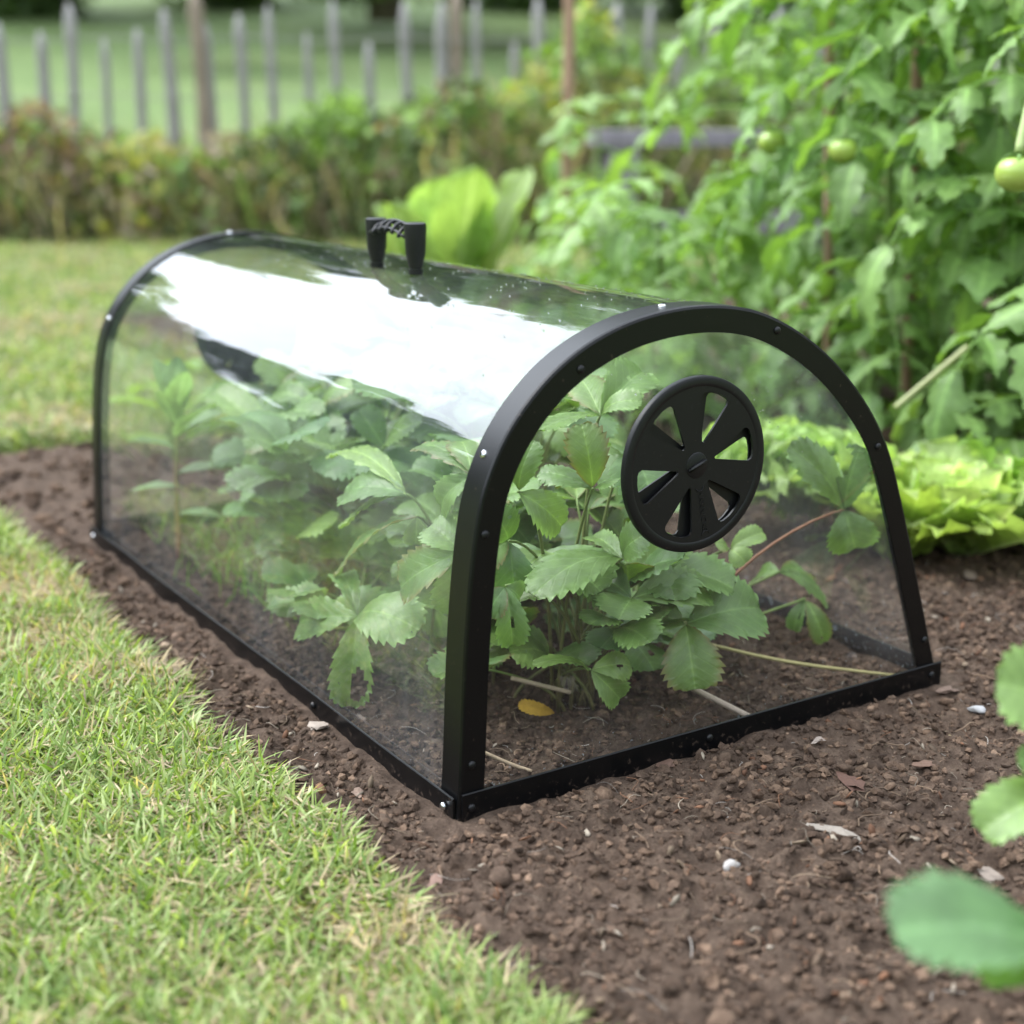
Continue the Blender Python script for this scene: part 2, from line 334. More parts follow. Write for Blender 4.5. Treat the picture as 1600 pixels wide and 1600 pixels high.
def clear_sheet_mat(name, r0=.055, dirt=.03, wav=1.0, gr=.012):
    """thin clear plastic sheet: both faces reflect by angle, the rest passes straight through"""
    m, nt, out = new_mat(name); L = nt.links
    obj = nt.nodes.new('ShaderNodeTexCoord').outputs['Object']
    mp = nt.nodes.new('ShaderNodeMapping'); L.new(obj, mp.inputs[0]); mp.inputs['Scale'].default_value = (9, 1.6, 9)
    w = noise(nt, 1.3, 3, .5, mp.outputs[0], .3).outputs['Fac']
    mp2 = nt.nodes.new('ShaderNodeMapping'); L.new(obj, mp2.inputs[0]); mp2.inputs['Scale'].default_value = (70, 7, 70)
    w2 = noise(nt, 1.0, 2, .5, mp2.outputs[0]).outputs['Fac']
    nb = bump(nt, math_(nt, 'ADD', w, math_(nt, 'MULTIPLY', w2, .04)), .2 * wav, .012)
    lw = nt.nodes.new('ShaderNodeLayerWeight'); lw.inputs['Blend'].default_value = .5
    k = math_(nt, 'POWER', lw.outputs['Facing'], 5.0)
    F = math_(nt, 'ADD', r0, math_(nt, 'MULTIPLY', k, 1 - r0))
    F2 = math_(nt, 'DIVIDE', math_(nt, 'MULTIPLY', F, 2), math_(nt, 'ADD', F, 1))
    gl = nt.nodes.new('ShaderNodeBsdfGlossy'); gl.inputs['Roughness'].default_value = gr; L.new(nb, gl.inputs['Normal'])
    tr = nt.nodes.new('ShaderNodeBsdfTransparent'); tr.inputs['Color'].default_value = (.98, .99, .985, 1)
    df = nt.nodes.new('ShaderNodeBsdfDiffuse'); df.inputs['Color'].default_value = (.70, .77, .84, 1)
    tl = nt.nodes.new('ShaderNodeBsdfTranslucent'); tl.inputs['Color'].default_value = (.70, .77, .84, 1)
    ad = nt.nodes.new('ShaderNodeMixShader'); ad.inputs[0].default_value = .4; L.new(df.outputs[0], ad.inputs[1]); L.new(tl.outputs[0], ad.inputs[2])
    mpd = nt.nodes.new('ShaderNodeMapping'); L.new(obj, mpd.inputs[0]); mpd.inputs['Scale'].default_value = (5, 5, 1.6)
    dn = noise(nt, 2.2, 6, .65, mpd.outputs[0], .8).outputs['Fac']
    dfac = math_(nt, 'MULTIPLY', math_(nt, 'POWER', dn, 2.0), dirt * 4)
    spk = math_(nt, 'MULTIPLY', math_(nt, 'GREATER_THAN', noise(nt, 330, 1, .5, obj).outputs['Fac'], .76), .25 if dirt > .02 else .1)
    sx = nt.nodes.new('ShaderNodeSeparateXYZ'); L.new(nt.nodes.new('ShaderNodeNewGeometry').outputs['Position'], sx.inputs[0])
    low = math_(nt, 'MAXIMUM', math_(nt, 'SUBTRACT', 1, math_(nt, 'MULTIPLY', sx.outputs[2], 11)), 0)
    mud = math_(nt, 'MULTIPLY', math_(nt, 'GREATER_THAN', math_(nt, 'ADD', noise(nt, 150, 4, .7, obj).outputs['Fac'], math_(nt, 'MULTIPLY', low, .12)), .715), .6)
    dfac = math_(nt, 'ADD', dfac, math_(nt, 'ADD', spk, mud))
    L.new(mixc(nt, (.70, .77, .84), (.055, .04, .032), math_(nt, 'MINIMUM', math_(nt, 'MULTIPLY', mud, 2), 1)), df.inputs['Color'])
    m1 = nt.nodes.new('ShaderNodeMixShader'); L.new(dfac, m1.inputs[0]); L.new(tr.outputs[0], m1.inputs[1]); L.new(ad.outputs[0], m1.inputs[2])
    m2 = nt.nodes.new('ShaderNodeMixShader'); L.new(F2, m2.inputs[0]); L.new(m1.outputs[0], m2.inputs[1]); L.new(gl.outputs[0], m2.inputs[2])
    L.new(m2.outputs[0], out.inputs[0]); return m

def wood_mat(name, a, b, scale=12):
    m, nt, out = new_mat(name); obj = nt.nodes.new('ShaderNodeTexCoord').outputs['Object']
    mp = nt.nodes.new('ShaderNodeMapping'); nt.links.new(obj, mp.inputs[0]); mp.inputs['Scale'].default_value = (6, 6, .7)
    n = noise(nt, scale, 6, .7, mp.outputs[0], .4).outputs['Fac']
    c = ramp(nt, n, [(.25, a), (.75, b)])
    p = principled(nt, c, .85, .2, bump(nt, n, .6, .004)); nt.links.new(p.outputs[0], out.inputs[0]); return m

def droplet_mat():
    m, nt, out = new_mat('water_drop'); 
    p = principled(nt, (1, 1, 1), .02, .5); p.inputs['IOR'].default_value = 1.33; p.inputs['Transmission Weight'].default_value = 1
    nt.links.new(p.outputs[0], out.inputs[0]); return m

def metal_mat():
    m, nt, out = new_mat('zinc_screw'); obj = nt.nodes.new('ShaderNodeTexCoord').outputs['Object']
    n = noise(nt, 700, 2, .5, obj).outputs['Fac']
    p = principled(nt, (.62, .63, .65), .22, .5, bump(nt, n, .1, .0003)); p.inputs['Metallic'].default_value = 1
    nt.links.new(p.outputs[0], out.inputs[0]); return m

M = dict(
    straw=leaf_mat('strawberry_leaf', .30, .40, spec=.6), tomato=leaf_mat('tomato_leaf', .36, .5, vk=5.0), lettuce=leaf_mat('lettuce_leaf', .42, .42, vk=4.5, tcol=(1.35, 1.4, .7)),
    weed=leaf_mat('weed_leaf', .35, .55, veins=False), grass=leaf_mat('grass_blade', .35, .5, veins=False, spec=.3),
    tree=leaf_mat('tree_leaf', .35, .5, veins=False), stalk=attr_mat('stalk', .5, .4, 90, .2, .001, .25, .12),
    fruit=attr_mat('green_tomato', .22, .5, 25, .02, .001, .12), clod=soil_mat('soil_crumb', .004, True),
    bits=attr_mat('plant_debris', .8, .25, 300, .4, .001, .35), stone=attr_mat('pebble', .7, .3, 200, .3, .001, .25),
    black=black_mat('black_powder_coat', (.0026, .0027, .0032), .33, .27), plastic=black_mat('black_plastic', (.0055, .0056, .0065), .42, .33, .12, 700),
    sheet=clear_sheet_mat('clear_cover_sheet', r0=.066, dirt=.05), panel=clear_sheet_mat('clear_end_panel', r0=.036, dirt=.009, wav=.35), metal=metal_mat(), soil=soil_mat(), drop=droplet_mat(),
    lawn=turf_mat('lawn_turf', [(.3, (.055, .085, .018)), (.6, (.10, .13, .035)), (.8, (.20, .17, .085))]),
    meadow=turf_mat('meadow', [(.3, (.13, .20, .075)), (.55, (.17, .245, .095)), (.8, (.22, .26, .12))], .12),
    picket=wood_mat('weathered_grey_wood', (.16, .155, .155), (.36, .345, .33)), post=wood_mat('brown_post', (.13, .10, .075), (.34, .28, .22)),
    cane=wood_mat('bamboo_cane', (.20, .12, .08), (.40, .27, .19)), bench=wood_mat('bench_wood', (.13, .12, .14), (.30, .28, .31)),
    bark=wood_mat('tree_bark', (.05, .04, .03), (.13, .105, .08), 5),
)
# ------------------------------------------------------------------ profile of the cloche
W, LEN = 0.58, 0.994
KEY = [(0, 0), (.0035, .03), (.009, .159), (.019, .25), (.031, .294), (.057, .338), (.1, .378), (.156, .404), (.216, .4145), (.272, .4135),
       (.325, .4015), (.392, .365), (.447, .314), (.481, .267), (.503, .215), (.532, .135), (.562, .05), (.58, 0)]
def chaikin(p, n):
    for _ in range(n):
        q = [p[0]]
        for a, b in zip(p[:-1], p[1:]): q += [a * .75 + b * .25, a * .25 + b * .75]
        q.append(p[-1]); p = np.array(q)
    return p
def resample(p, n):
    d = np.r_[0, np.cumsum(np.linalg.norm(np.diff(p, axis=0), axis=1))]; t = np.linspace(0, d[-1], n)
    return np.stack([np.interp(t, d, p[:, k]) for k in range(p.shape[1])], 1)
PRO = resample(chaikin(np.array(KEY, float), 3), 121)
PT = nrm(np.gradient(PRO, axis=0)); PN = np.stack([-PT[:, 1], PT[:, 0]], 1)
def inside(x, z, m=.02):
    i = PRO[:60]; j = PRO[60:]
    return np.interp(z, i[:, 1], i[:, 0]) + m < x < np.interp(-z, -j[:, 1], j[:, 0]) - m and z < .40 - m

# ------------------------------------------------------------------ ground, lawn, bed
def lawn_d(x, y):
    """signed: > 0 on turf"""
    x = np.asarray(x, float); y = np.asarray(y, float)
    n = (fbm(x * 7, y * 7, 3, 5) - .45) * .06 + (fbm(x * 32, y * 32, 2, 9) - .4) * .034
    left = np.minimum(-.082 - x, 1.20 - y - .1 * (x + .1)) + n
    back = np.minimum(y - (1.64 - .15 * (x)) , np.maximum(.75 - x, y - 3.3)) + n * 2
    far = np.maximum(back, -1.3 - x)
    return np.maximum(left, far)

def soil_h(x, y, fine=True):
    h = (fbm(x * 9, y * 9, 3, 1) - .45) * .016
    r = 1 - np.abs(2 * vnoise(x * 55, y * 55, 21) - 1)
    h = h + (fbm(x * 42, y * 42, 3, 2) - .45) * .013
    if fine: h = h + (fbm(x * 120, y * 120, 3, 3) - .45) * .0085 + np.maximum(vnoise(x * 75 + 3, y * 75, 8) - .6, 0) * .022 + np.maximum(vnoise(x * 33 + 3, y * 33, 18) - .62, 0) * .022
    return h
def keep_low(x, y):
    """soil is firmed down where the base rails stand"""
    d = np.minimum(np.minimum(np.abs(x), np.abs(x - W)) + 10 * ((y < -.03) | (y > LEN + .03)), np.minimum(np.abs(y), np.abs(y - LEN)) + 10 * ((x < -.03) | (x > W + .03)))
    return np.clip(d / .035, 0, 1)

def sheet(name, x0, x1, y0, y1, st, hf, mat, **kw):
    xs = np.arange(x0, x1 + st / 2, st); ys = np.arange(y0, y1 + st / 2, st)
    Y, X = np.meshgrid(ys, xs, indexing='ij'); Z = hf(X, Y)
    mb = MB(); mb.add(np.c_[X.ravel(), Y.ravel(), Z.ravel()], [grid_faces(len(ys), len(xs))])
    return mb.build(name, mat)
NX0, NX1, NY0, NY1 = -.42, 1.15, -.62, 1.05
def h_near(X, Y):
    k = keep_low(X, Y); h = soil_h(X, Y); h = h * k + (1 - k) * (fbm(X * 28, Y * 28, 3, 14) - .36) * .020
    e = np.minimum(np.minimum(X - NX0, NX1 - X), np.minimum(Y - NY0, NY1 - Y)); 
    return h - .03 * np.clip(lawn_d(X, Y) * 20, 0, 1) - .004 * np.clip(1 - e / .02, 0, 1)
def h_far(X, Y):
    ins = (X > NX0 + .02) & (X < NX1 - .02) & (Y > NY0 + .02) & (Y < NY1 - .02)
    return soil_h(X, Y, False) * 1.2 - .03 * np.clip(lawn_d(X, Y) * 20, 0, 1) - .03 * ins
tag(sheet('soil_bed', NX0, NX1, NY0, NY1, .0035, h_near, M['soil']), kind='structure')
tag(sheet('soil_bed', -1.5, 4.2, -1.5, 3.6, .016, h_far, M['soil']), kind='structure')
def h_lawn(X, Y): return -.045 + .053 * np.clip(lawn_d(X, Y) * 30 + .3, 0, 1) + (fbm(X * 5, Y * 5, 3, 4) - .45) * .02
tag(sheet('lawn', -2.0, 1.2, -1.4, 1.5, .012, h_lawn, M['lawn']), kind='structure')
tag(sheet('lawn', -6, 8, 1.5, 8.0, .05, h_lawn, M['lawn']), kind='structure')
def h_ground(X, Y):
    d = np.hypot(X, Y); return -.07 + np.clip((d - 8.5) / 15, 0, 1.7) * 2.15 + np.clip((d - 12) / 60, 0, 1) * .25 * fbm(X * .05, Y * .05, 2, 3)
tag(sheet('ground', -260, 260, -260, 260, 2.0, h_ground, M['meadow']), kind='structure')

def blades(n, xf, zf, length, width, seed, lean=.7, dry=.16, far=False):
    g = np.random.default_rng(seed); x, y = xf(g, n)
    k = lawn_d(x, y) > -.004; x = x[k]; y = y[k]; n = len(x)
    pn = fbm(x * 6 + 4, y * 6, 3, 31); pn2 = fbm(x * 1.7, y * 1.7, 2, 33)
    isdry = g.random(n) < dry + np.clip((pn - .44) * 4.0, 0, .6)
    ln = length * g.uniform(.45, 1.25, n) * (.75 + .5 * pn2); wd = width * g.uniform(.5, 1.25, n) * np.where(isdry, .7, 1)
    az = g.uniform(0, 2 * math.pi, n); le = np.clip(np.abs(g.normal(lean, .4, n)), 0.05, 1.45); le = np.where(isdry & (g.random(n) < .6), 1.3, le)
    bend = g.uniform(.1, 1.0, n)
    t = np.array([0, .4, .75, 1.0]); z0 = h_lawn(x, y) + np.where(isdry & (le > 1.2), g.uniform(0, .012, n), 0)
    P = np.zeros((n, 4, 3)); cx, cy = x.copy(), y.copy(); cz = z0.copy(); P[:, 0] = np.stack([cx, cy, cz], 1)
    for i in range(1, 4):
        e = le + bend * t[i]; e = np.minimum(e, 1.75); d = ln * (t[i] - t[i - 1])
        cx = cx + np.sin(e) * np.cos(az) * d; cy = cy + np.sin(e) * np.sin(az) * d; cz = np.maximum(cz + np.cos(e) * d, z0 + .001)
        P[:, i] = np.stack([cx, cy, cz], 1)
    tw = az + math.pi / 2 + g.normal(0, .6, n); s = np.stack([np.cos(tw), np.sin(tw), g.normal(0, .3, n)], 1)
    wv = np.array([.8, 1, .75])[None, :, None] * wd[:, None, None] / 2
    A = P[:, :3] - s[:, None] * wv; B = P[:, :3] + s[:, None] * wv
    V = np.concatenate([A, B, P[:, 3:]], 1)       # 0-2 A, 3-5 B, 6 tip
    base = (np.arange(n) * 7)[:, None]
    q = np.concatenate([base + np.array([[0, 3, 4, 1]]), base + np.array([[1, 4, 5, 2]])]); tr = base + np.array([[2, 5, 6]])
    hue = g.random(n)[:, None]
    c = np.array([.115, .20, .045]) * (1 - hue) + np.array([.28, .35, .11]) * hue
    c = c + (np.array([.42, .48, .24]) - c) * (g.random(n) < .25)[:, None] * .75
    c = np.where(isdry[:, None], np.array([.52, .42, .27]) * g.uniform(.45, 1.15, (n, 1)), c) * g.uniform(.75, 1.2, (n, 1))
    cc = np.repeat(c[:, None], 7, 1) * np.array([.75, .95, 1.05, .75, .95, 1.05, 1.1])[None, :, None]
    mb = MB(); mb.add(V.reshape(-1, 3), [q, tr], cc.reshape(-1, 3)); return mb
def reg(x0, x1, y0, y1): return lambda g, n: (g.uniform(x0, x1, n), g.uniform(y0, y1, n))
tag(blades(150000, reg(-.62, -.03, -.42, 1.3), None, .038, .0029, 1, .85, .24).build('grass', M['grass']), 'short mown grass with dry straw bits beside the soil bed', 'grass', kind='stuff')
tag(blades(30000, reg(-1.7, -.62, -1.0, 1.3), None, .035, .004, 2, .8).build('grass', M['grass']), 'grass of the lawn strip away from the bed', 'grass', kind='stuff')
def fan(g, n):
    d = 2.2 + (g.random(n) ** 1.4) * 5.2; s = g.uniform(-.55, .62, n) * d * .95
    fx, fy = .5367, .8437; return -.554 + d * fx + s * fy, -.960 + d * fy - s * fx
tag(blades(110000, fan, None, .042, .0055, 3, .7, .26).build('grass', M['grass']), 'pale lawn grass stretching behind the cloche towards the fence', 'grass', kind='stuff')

# soil crumbs, straw and root fibres
def lump(seed, sub=1):
    bm = bmesh.new(); bmesh.ops.create_icosphere(bm, subdivisions=sub, radius=1)
    v = np.array([x.co[:] for x in bm.verts]); f = np.array([[x.index for x in q.verts] for q in bm.faces]); bm.free()
    g = np.random.default_rng(seed); k = g.normal(0, 1, (4, 3)) * 2.0; a = g.uniform(0, 6, 4)
    d = sum(np.sin(v @ k[i] + a[i]) for i in range(4)) * .18; v = v * (1 + d[:, None] + g.normal(0, .11, (len(v), 1)))
    return v * np.array([1, g.uniform(.7, 1), g.uniform(.55, .85)]), f
LUMP = [lump(i) for i in range(9)]; LUMP2 = [lump(50 + i, 2) for i in range(6)]
def rotm(g, n):
    q = nrm(g.normal(size=(n, 4))); w, x, y, z = q.T
    return np.stack([1 - 2 * (y * y + z * z), 2 * (x * y - z * w), 2 * (x * z + y * w), 2 * (x * y + z * w), 1 - 2 * (x * x + z * z), 2 * (y * z - x * w), 2 * (x * z - y * w), 2 * (y * z + x * w), 1 - 2 * (x * x + y * y)], 1).reshape(n, 3, 3)
SOILC = np.array([[.85, .82, .80], [1.0, .97, .95], [1.2, 1.15, 1.1], [.75, .74, .74], [1.45, 1.38, 1.3]])
def clods(n, xf, smin, smax, p, seed, lumps, near=True):
    g = np.random.default_rng(seed); x, y = xf(g, n); k = (lawn_d(x, y) < .004)
    x = x[k]; y = y[k]; s = smin + (smax - smin) * g.random(len(x)) ** p
    k = keep_low(x, y) > .3 + s * 25; x, y, s = x[k], y[k], s[k]; n = len(x)
    R_ = rotm(g, n); z = (h_near(x, y) if near else h_far(x, y)) + s * .25; mb = MB()
    pick = g.integers(0, len(lumps), n)
    for li, (v, f) in enumerate(lumps):
        m = pick == li; c = m.sum(); 
        if not c: continue
        V = np.einsum('kj,nij->nki', v, R_[m]) * s[m][:, None, None] * np.array([1, 1, .8]) + np.stack([x[m], y[m], z[m]], 1)[:, None]
        F = (f[None] + (np.arange(c) * len(v))[:, None, None]).reshape(-1, 3)
        cc = SOILC[g.integers(0, 5, c)] * g.uniform(.7, 1.25, (c, 1))
        mb.add(V.reshape(-1, 3), [F], np.repeat(cc, len(v), 0))
    return mb
def fan2(g, n):
    d = 1.35 + (g.random(n) ** 1.2) * 1.9; s = g.uniform(-.4, .5, n) * d
    return -.554 + d * .5367 + s * .8437, -.960 + d * .8437 - s * .5367
tag(clods(90000, reg(-.15, 1.1, -.6, 1.0), .0007, .0058, 3.6, 5, LUMP).build('soil_crumbs', M['clod'], smooth=False), 'dark crumbly soil of the bed', 'soil', kind='stuff')
tag(clods(420, reg(-.14, 1.1, -.6, 1.0), .0050, .0100, 2.2, 6, LUMP2).build('soil_crumbs', M['clod']), 'bigger clods lying on the dark soil', 'soil', kind='stuff')
tag(clods(6000, fan2, .003, .014, 2.2, 7, LUMP, False).build('soil_crumbs', M['clod']), 'rough soil of the bed beyond the cloche', 'soil', kind='stuff')
tag(clods(260, reg(-.7, -.0, 1.22, 1.62), .004, .014, 1.5, 8, LUMP, False).build('soil_crumbs', M['clod']), 'rough bare soil strip past the far end of the cloche', 'soil', kind='stuff')

def debris(n, xf, seed, near=True):
    g = np.random.default_rng(seed); x, y = xf(g, n); mb = MB()
    pal = [(.34, .25, .17), (.22, .15, .10), (.42, .35, .27), (.28, .14, .08), (.5, .45, .40)]
    for i in range(n):
        if lawn_d(x[i], y[i]) > 0 or keep_low(x[i], y[i]) < .9: continue
        z = float((h_near if near else h_far)(np.array([x[i]]), np.array([y[i]]))[0])
        a = g.uniform(0, 6.28); L = .004 + .030 * g.random() ** 2.2; k = g.integers(0, 5)
        d = np.array([math.cos(a), math.sin(a), 0]); pr = np.array([-d[1], d[0], 0]); b = np.array([x[i], y[i], z + .002])
        if g.random() < .72:
            pts = bez(b, b + d * L * .3 + pr * g.normal(0, .3) * L + (0, 0, g.uniform(0, .3) * L), b + d * L * .7 + pr * g.normal(0, .4) * L + (0, 0, g.uniform(0, .4) * L), b + d * L + (0, 0, .001), 6)
            tube(mb, pts, g.uniform(.00014, .00038) if k != 1 else .0007, 4, np.array(pal[k]) * g.uniform(.3, .95), cap=False)
        else:
            v, f = LUMP[g.integers(0, 9)]; s = g.uniform(.0012, .0045)
            V = v * np.array([s * 1.6, s, s * .3]) @ rotm(g, 1)[0].T + b + (0, 0, s * .4)
            mb.add(V, [f], np.array(pal[g.integers(0, 4)]) * g.uniform(.3, .75))
    return mb
tag(debris(3400, reg(-.13, .95, -.55, .9), 3).build('plant_debris', M['bits']), 'fine root fibres, straw and bark bits strewn over the soil', 'debris', kind='stuff')

CHIPS = [  # x, y, size, colour, flat, label
 (.135, -.192, .0065, (.62, .55, .50), .8, 'whitish stone lying on bare soil in front of the cloche', 'pebble'),
 (.544, -.082, .0060, (.60, .58, .58), .9, 'small round grey-white pebble off the cloche corner', 'pebble'),
 (.890, .223, .0100, (.42, .28, .20), .5, 'pinkish stone chip on the soil below the open lettuce', 'stone'),
 (.567, -.027, .0110, (.34, .20, .13), .35, 'tan bark chip by the far foot of the front arch', 'bark chip'),
 (.330, -.127, .0120, (.20, .085, .05), .25, 'long red-brown bark chip in front of the bottom bar', 'bark chip'),
 (.214, -.012, .0100, (.24, .12, .07), .3, 'brown bark flake tucked against the bottom bar', 'bark chip'),
 (.245, -.190, .0100, (.42, .34, .26), .25, 'pale thin wood splinter lying on the open soil', 'wood chip'),
 (.477, -.110, .0060, (.45, .33, .12), .4, 'small yellow-brown crumb of bark on the soil', 'bark chip'),
 (.410, -.136, .0075, (.28, .14, .08), .35, 'short rusty bark piece beside the long red-brown chip', 'bark chip'),
 (-.049, .087, .0080, (.33, .20, .13), .3, 'tan bark bit between the lawn edge and the side rail', 'bark chip'),
 (-.016, .228, .0095, (.50, .38, .28), .5, 'cream chip pressed against the side rail', 'stone'),
 (.039, .050, .0045, (.62, .58, .52), .9, 'tiny white pebble inside the cloche at its near corner', 'pebble'),
 (-.067, -.085, .0085, (.34, .18, .12), .35, 'reddish-brown chip lying at the tip of the lawn edge', 'bark chip'),
 (.403, -.210, .0095, (.36, .20, .12), .3, 'orange-brown bark piece well in front of the cloche', 'bark chip'),
 (.301, -.300, .0105, (.36, .27, .20), .3, 'dusty beige bark flake near the blurred big leaf', 'bark chip'),
 (.362, -.052, .0065, (.48, .36, .28), .3, 'pinkish thin flake just below the bottom bar', 'bark chip'),
]
for i, (x, y, s, c, fl, lab, cat) in enumerate(CHIPS):
    v, f = LUMP2[i % 6]; mb = MB(); el = 1.9 if fl < .3 else 1.25
    a = 1.9 * i; ca, sa = math.cos(a), math.sin(a); V = v * np.array([s * el, s * .8, s * fl])
    V = np.c_[V[:, 0] * ca - V[:, 1] * sa, V[:, 0] * sa + V[:, 1] * ca, V[:, 2]]
    z = max(0, float(h_near(np.array([x]), np.array([y]))[0]))
    gq = np.random.default_rng(i); V = V * (1 + gq.normal(0, .06 if fl > .7 else .22, (len(V), 1)))
    mb.add(V, [f], (np.array(c) * .7 + np.mean(c) * .3) * .55)
    o = mb.build(cat.replace(' ', '_'), M['stone'] if cat in ('pebble', 'stone') else M['bits'], origin=(0, 0, 0), smooth=fl > .7); o.location = (x, y, z + s * fl * .5 + .001)
    tag(o, lab, cat, 'chips and pebbles on the soil')

# ------------------------------------------------------------------ cloche
cl = empty('garden_cloche', (0, 0, 0), 'clear tunnel cloche with black frame and round vent standing over the strawberry plants', 'cloche')
# cover sheet
ys = np.linspace(.002, LEN - .002, 140); q = PRO - PN * .0022
Yg, Ig = np.meshgrid(ys, np.arange(121), indexing='ij')
arcl = Ig / 120.0
wob = (fbm(arcl * 13, Yg * 2.0, 2, 77) - .45) * .0015 * np.clip(np.minimum(Yg, LEN - Yg) / .12, 0, 1) * np.clip(np.minimum(arcl, 1 - arcl) / .06, 0, 1)
V = np.stack([q[Ig][..., 0] + PN[Ig][..., 0] * wob, Yg, q[Ig][..., 1] + PN[Ig][..., 1] * wob], -1)
mb = MB(); mb.add(V.reshape(-1, 3), [grid_faces(140, 121)]); mb.build('cover_sheet', M['sheet'], cl)
def strips(mb, V, flip=False):
    """sweep of a section, each flat of the section with its own crisp edges"""
    n, k = V.shape[:2]
    for j in range(k):
        S = np.stack([V[:, j], V[:, (j + 1) % k]], 1).reshape(-1, 3); f = grid_faces(n, 2)
        mb.add(S, [f[:, ::-1] if flip else f])
    for e in (0, n - 1): mb.add(V[e], [np.array([list(range(k))])])
# arches
def arch(yo, sgn):
    mb = MB(); fw, dp, th, r = .0235, .030, .0018, .0028
    sec = [(-fw, 0), (-r, 0), (-r * .3, r * .3), (0, r), (0, dp), (-th, dp), (-th, th), (-fw, th)]
    k = len(sec); V = np.zeros((121, k, 3))
    for j, (n, y) in enumerate(sec):
        P = PRO + PN * n; V[:, j] = np.c_[P[:, 0], np.full(121, yo + sgn * y), np.maximum(P[:, 1], -.004)]
    strips(mb, V, sgn < 0)
    return mb.build('arch_frame', M['black'], cl)
arch(-.004, 1); arch(LEN + .004, -1)
# base rails
def rail(pts, inward, h0, h1, sag=0):
    mb = MB(); a, b = map(np.array, pts); n = 40; t = np.linspace(0, 1, n)[:, None]; C = a + (b - a) * t
    wv = (vnoise(t[:, 0] * 7, t[:, 0] * 0 + 3, 4) - .5)[:, None] * sag
    C = C + np.array([inward]) * wv
    inw = np.array(inward); sec = [(0, h0), (0, h1 - .0008), (.0006, h1), (.0016, h1), (.0022, h1 - .0008), (.0022, h0 + .002), (.016, h0 + .002), (.016, h0)]
    k = len(sec); V = np.zeros((n, k, 3))
    for j, (d, z) in enumerate(sec): V[:, j] = np.c_[C + inw * d, np.full(n, z)]
    strips(mb, V); return mb.build('base_rail', M['black'], cl)
rail([(.004, -.0065), (.5785, -.0065)], (0, 1), -.002, .0250)
rail([(.004, LEN + .0065), (.5785, LEN + .0065)], (0, -1), -.002, .0250)
rail([(-.0035, .0), (-.0035, LEN)], (1, 0), -.006, .0205, .004)
rail([(W + .001, .0), (W + .001, LEN)], (-1, 0), -.006, .0205, .003)
# end panels
VC = (.243, .2755); VR = .078
def end_panel(yy):
    bm = bmesh.new(); o_ = PRO - PN * .004; ov = [bm.verts.new((p[0], yy, max(p[1], .004))) for p in o_]
    hv = [bm.verts.new((VC[0] + .066 * math.cos(a), yy, VC[1] + .066 * math.sin(a))) for a in np.linspace(0, 2 * math.pi, 48, endpoint=False)]
    es = [bm.edges.new((ov[i], ov[(i + 1) % len(ov)])) for i in range(len(ov))] + [bm.edges.new((hv[i], hv[(i + 1) % 48])) for i in range(48)]
    bmesh.ops.triangle_fill(bm, edges=es, use_beauty=True, normal=(0, -1, 0))
    mb = MB(); addbm(mb, bm); return mb.build('end_panel', M['panel'], cl)
end_panel(.0005); end_panel(LEN - .0005)
# vents
def slot_plate(r_out, th, rot, yc, slots=6, r0=.0205, r1=.0635, half=.0155):
    bm = bmesh.new(); loops = []
    def ring(pts): 
        vs = [bm.verts.new((VC[0] + x, yc, VC[1] + z)) for x, z in pts]; loops.extend(bm.edges.new((vs[i], vs[(i + 1) % len(vs)])) for i in range(len(vs)))
    ring([(r_out * math.cos(a), r_out * math.sin(a)) for a in np.linspace(0, 2 * math.pi, 90, endpoint=False)])
    for s in range(slots):
        a = R(rot + s * 60); c, n = math.cos(a), math.sin(a)
        sh = [(r0 + .001, -.0016), (r0, 0), (r0 + .001, .0016)]
        for ang, ex in ((60, 1), (20, 1), (-20, 1)): pass
        out = [(r1 - .006, half), (r1 - .0025, half - .0008), (r1 - .0006, half - .0035), (r1 + .0012, half * .3), (r1 + .0012, -half * .3), (r1 - .0006, -half + .0035), (r1 - .0025, -half + .0008), (r1 - .006, -half)]
        pts = sh + out; ring([(x * c - y * n, x * n + y * c) for x, y in pts])
    bmesh.ops.triangle_fill(bm, edges=loops, use_beauty=True, normal=(0, -1, 0))
    bmesh.ops.recalc_face_normals(bm, faces=bm.faces)
    ret = bmesh.ops.extrude_face_region(bm, geom=list(bm.faces)); 
    for v in [g for g in ret['geom'] if isinstance(g, bmesh.types.BMVert)]: v.co.y += th
    bmesh.ops.recalc_face_normals(bm, faces=bm.faces)
    return bm
def lathe(mb, prof, yc, sgn, n=80):
    th = np.linspace(0, 2 * math.pi, n, endpoint=False); k = len(prof)
    V = np.array([[(VC[0] + r * math.cos(a), yc + sgn * y, VC[1] + r * math.sin(a)) for a in th] for r, y in prof])
    i = np.arange(k - 1)[:, None] * n; j = np.arange(n)[None]
    f = np.stack([i + j, i + n + j, i + n + (j + 1) % n, i + (j + 1) % n], -1).reshape(-1, 4)
    if sgn > 0: f = f[:, ::-1]
    mb.add(V.reshape(-1, 3), [f])
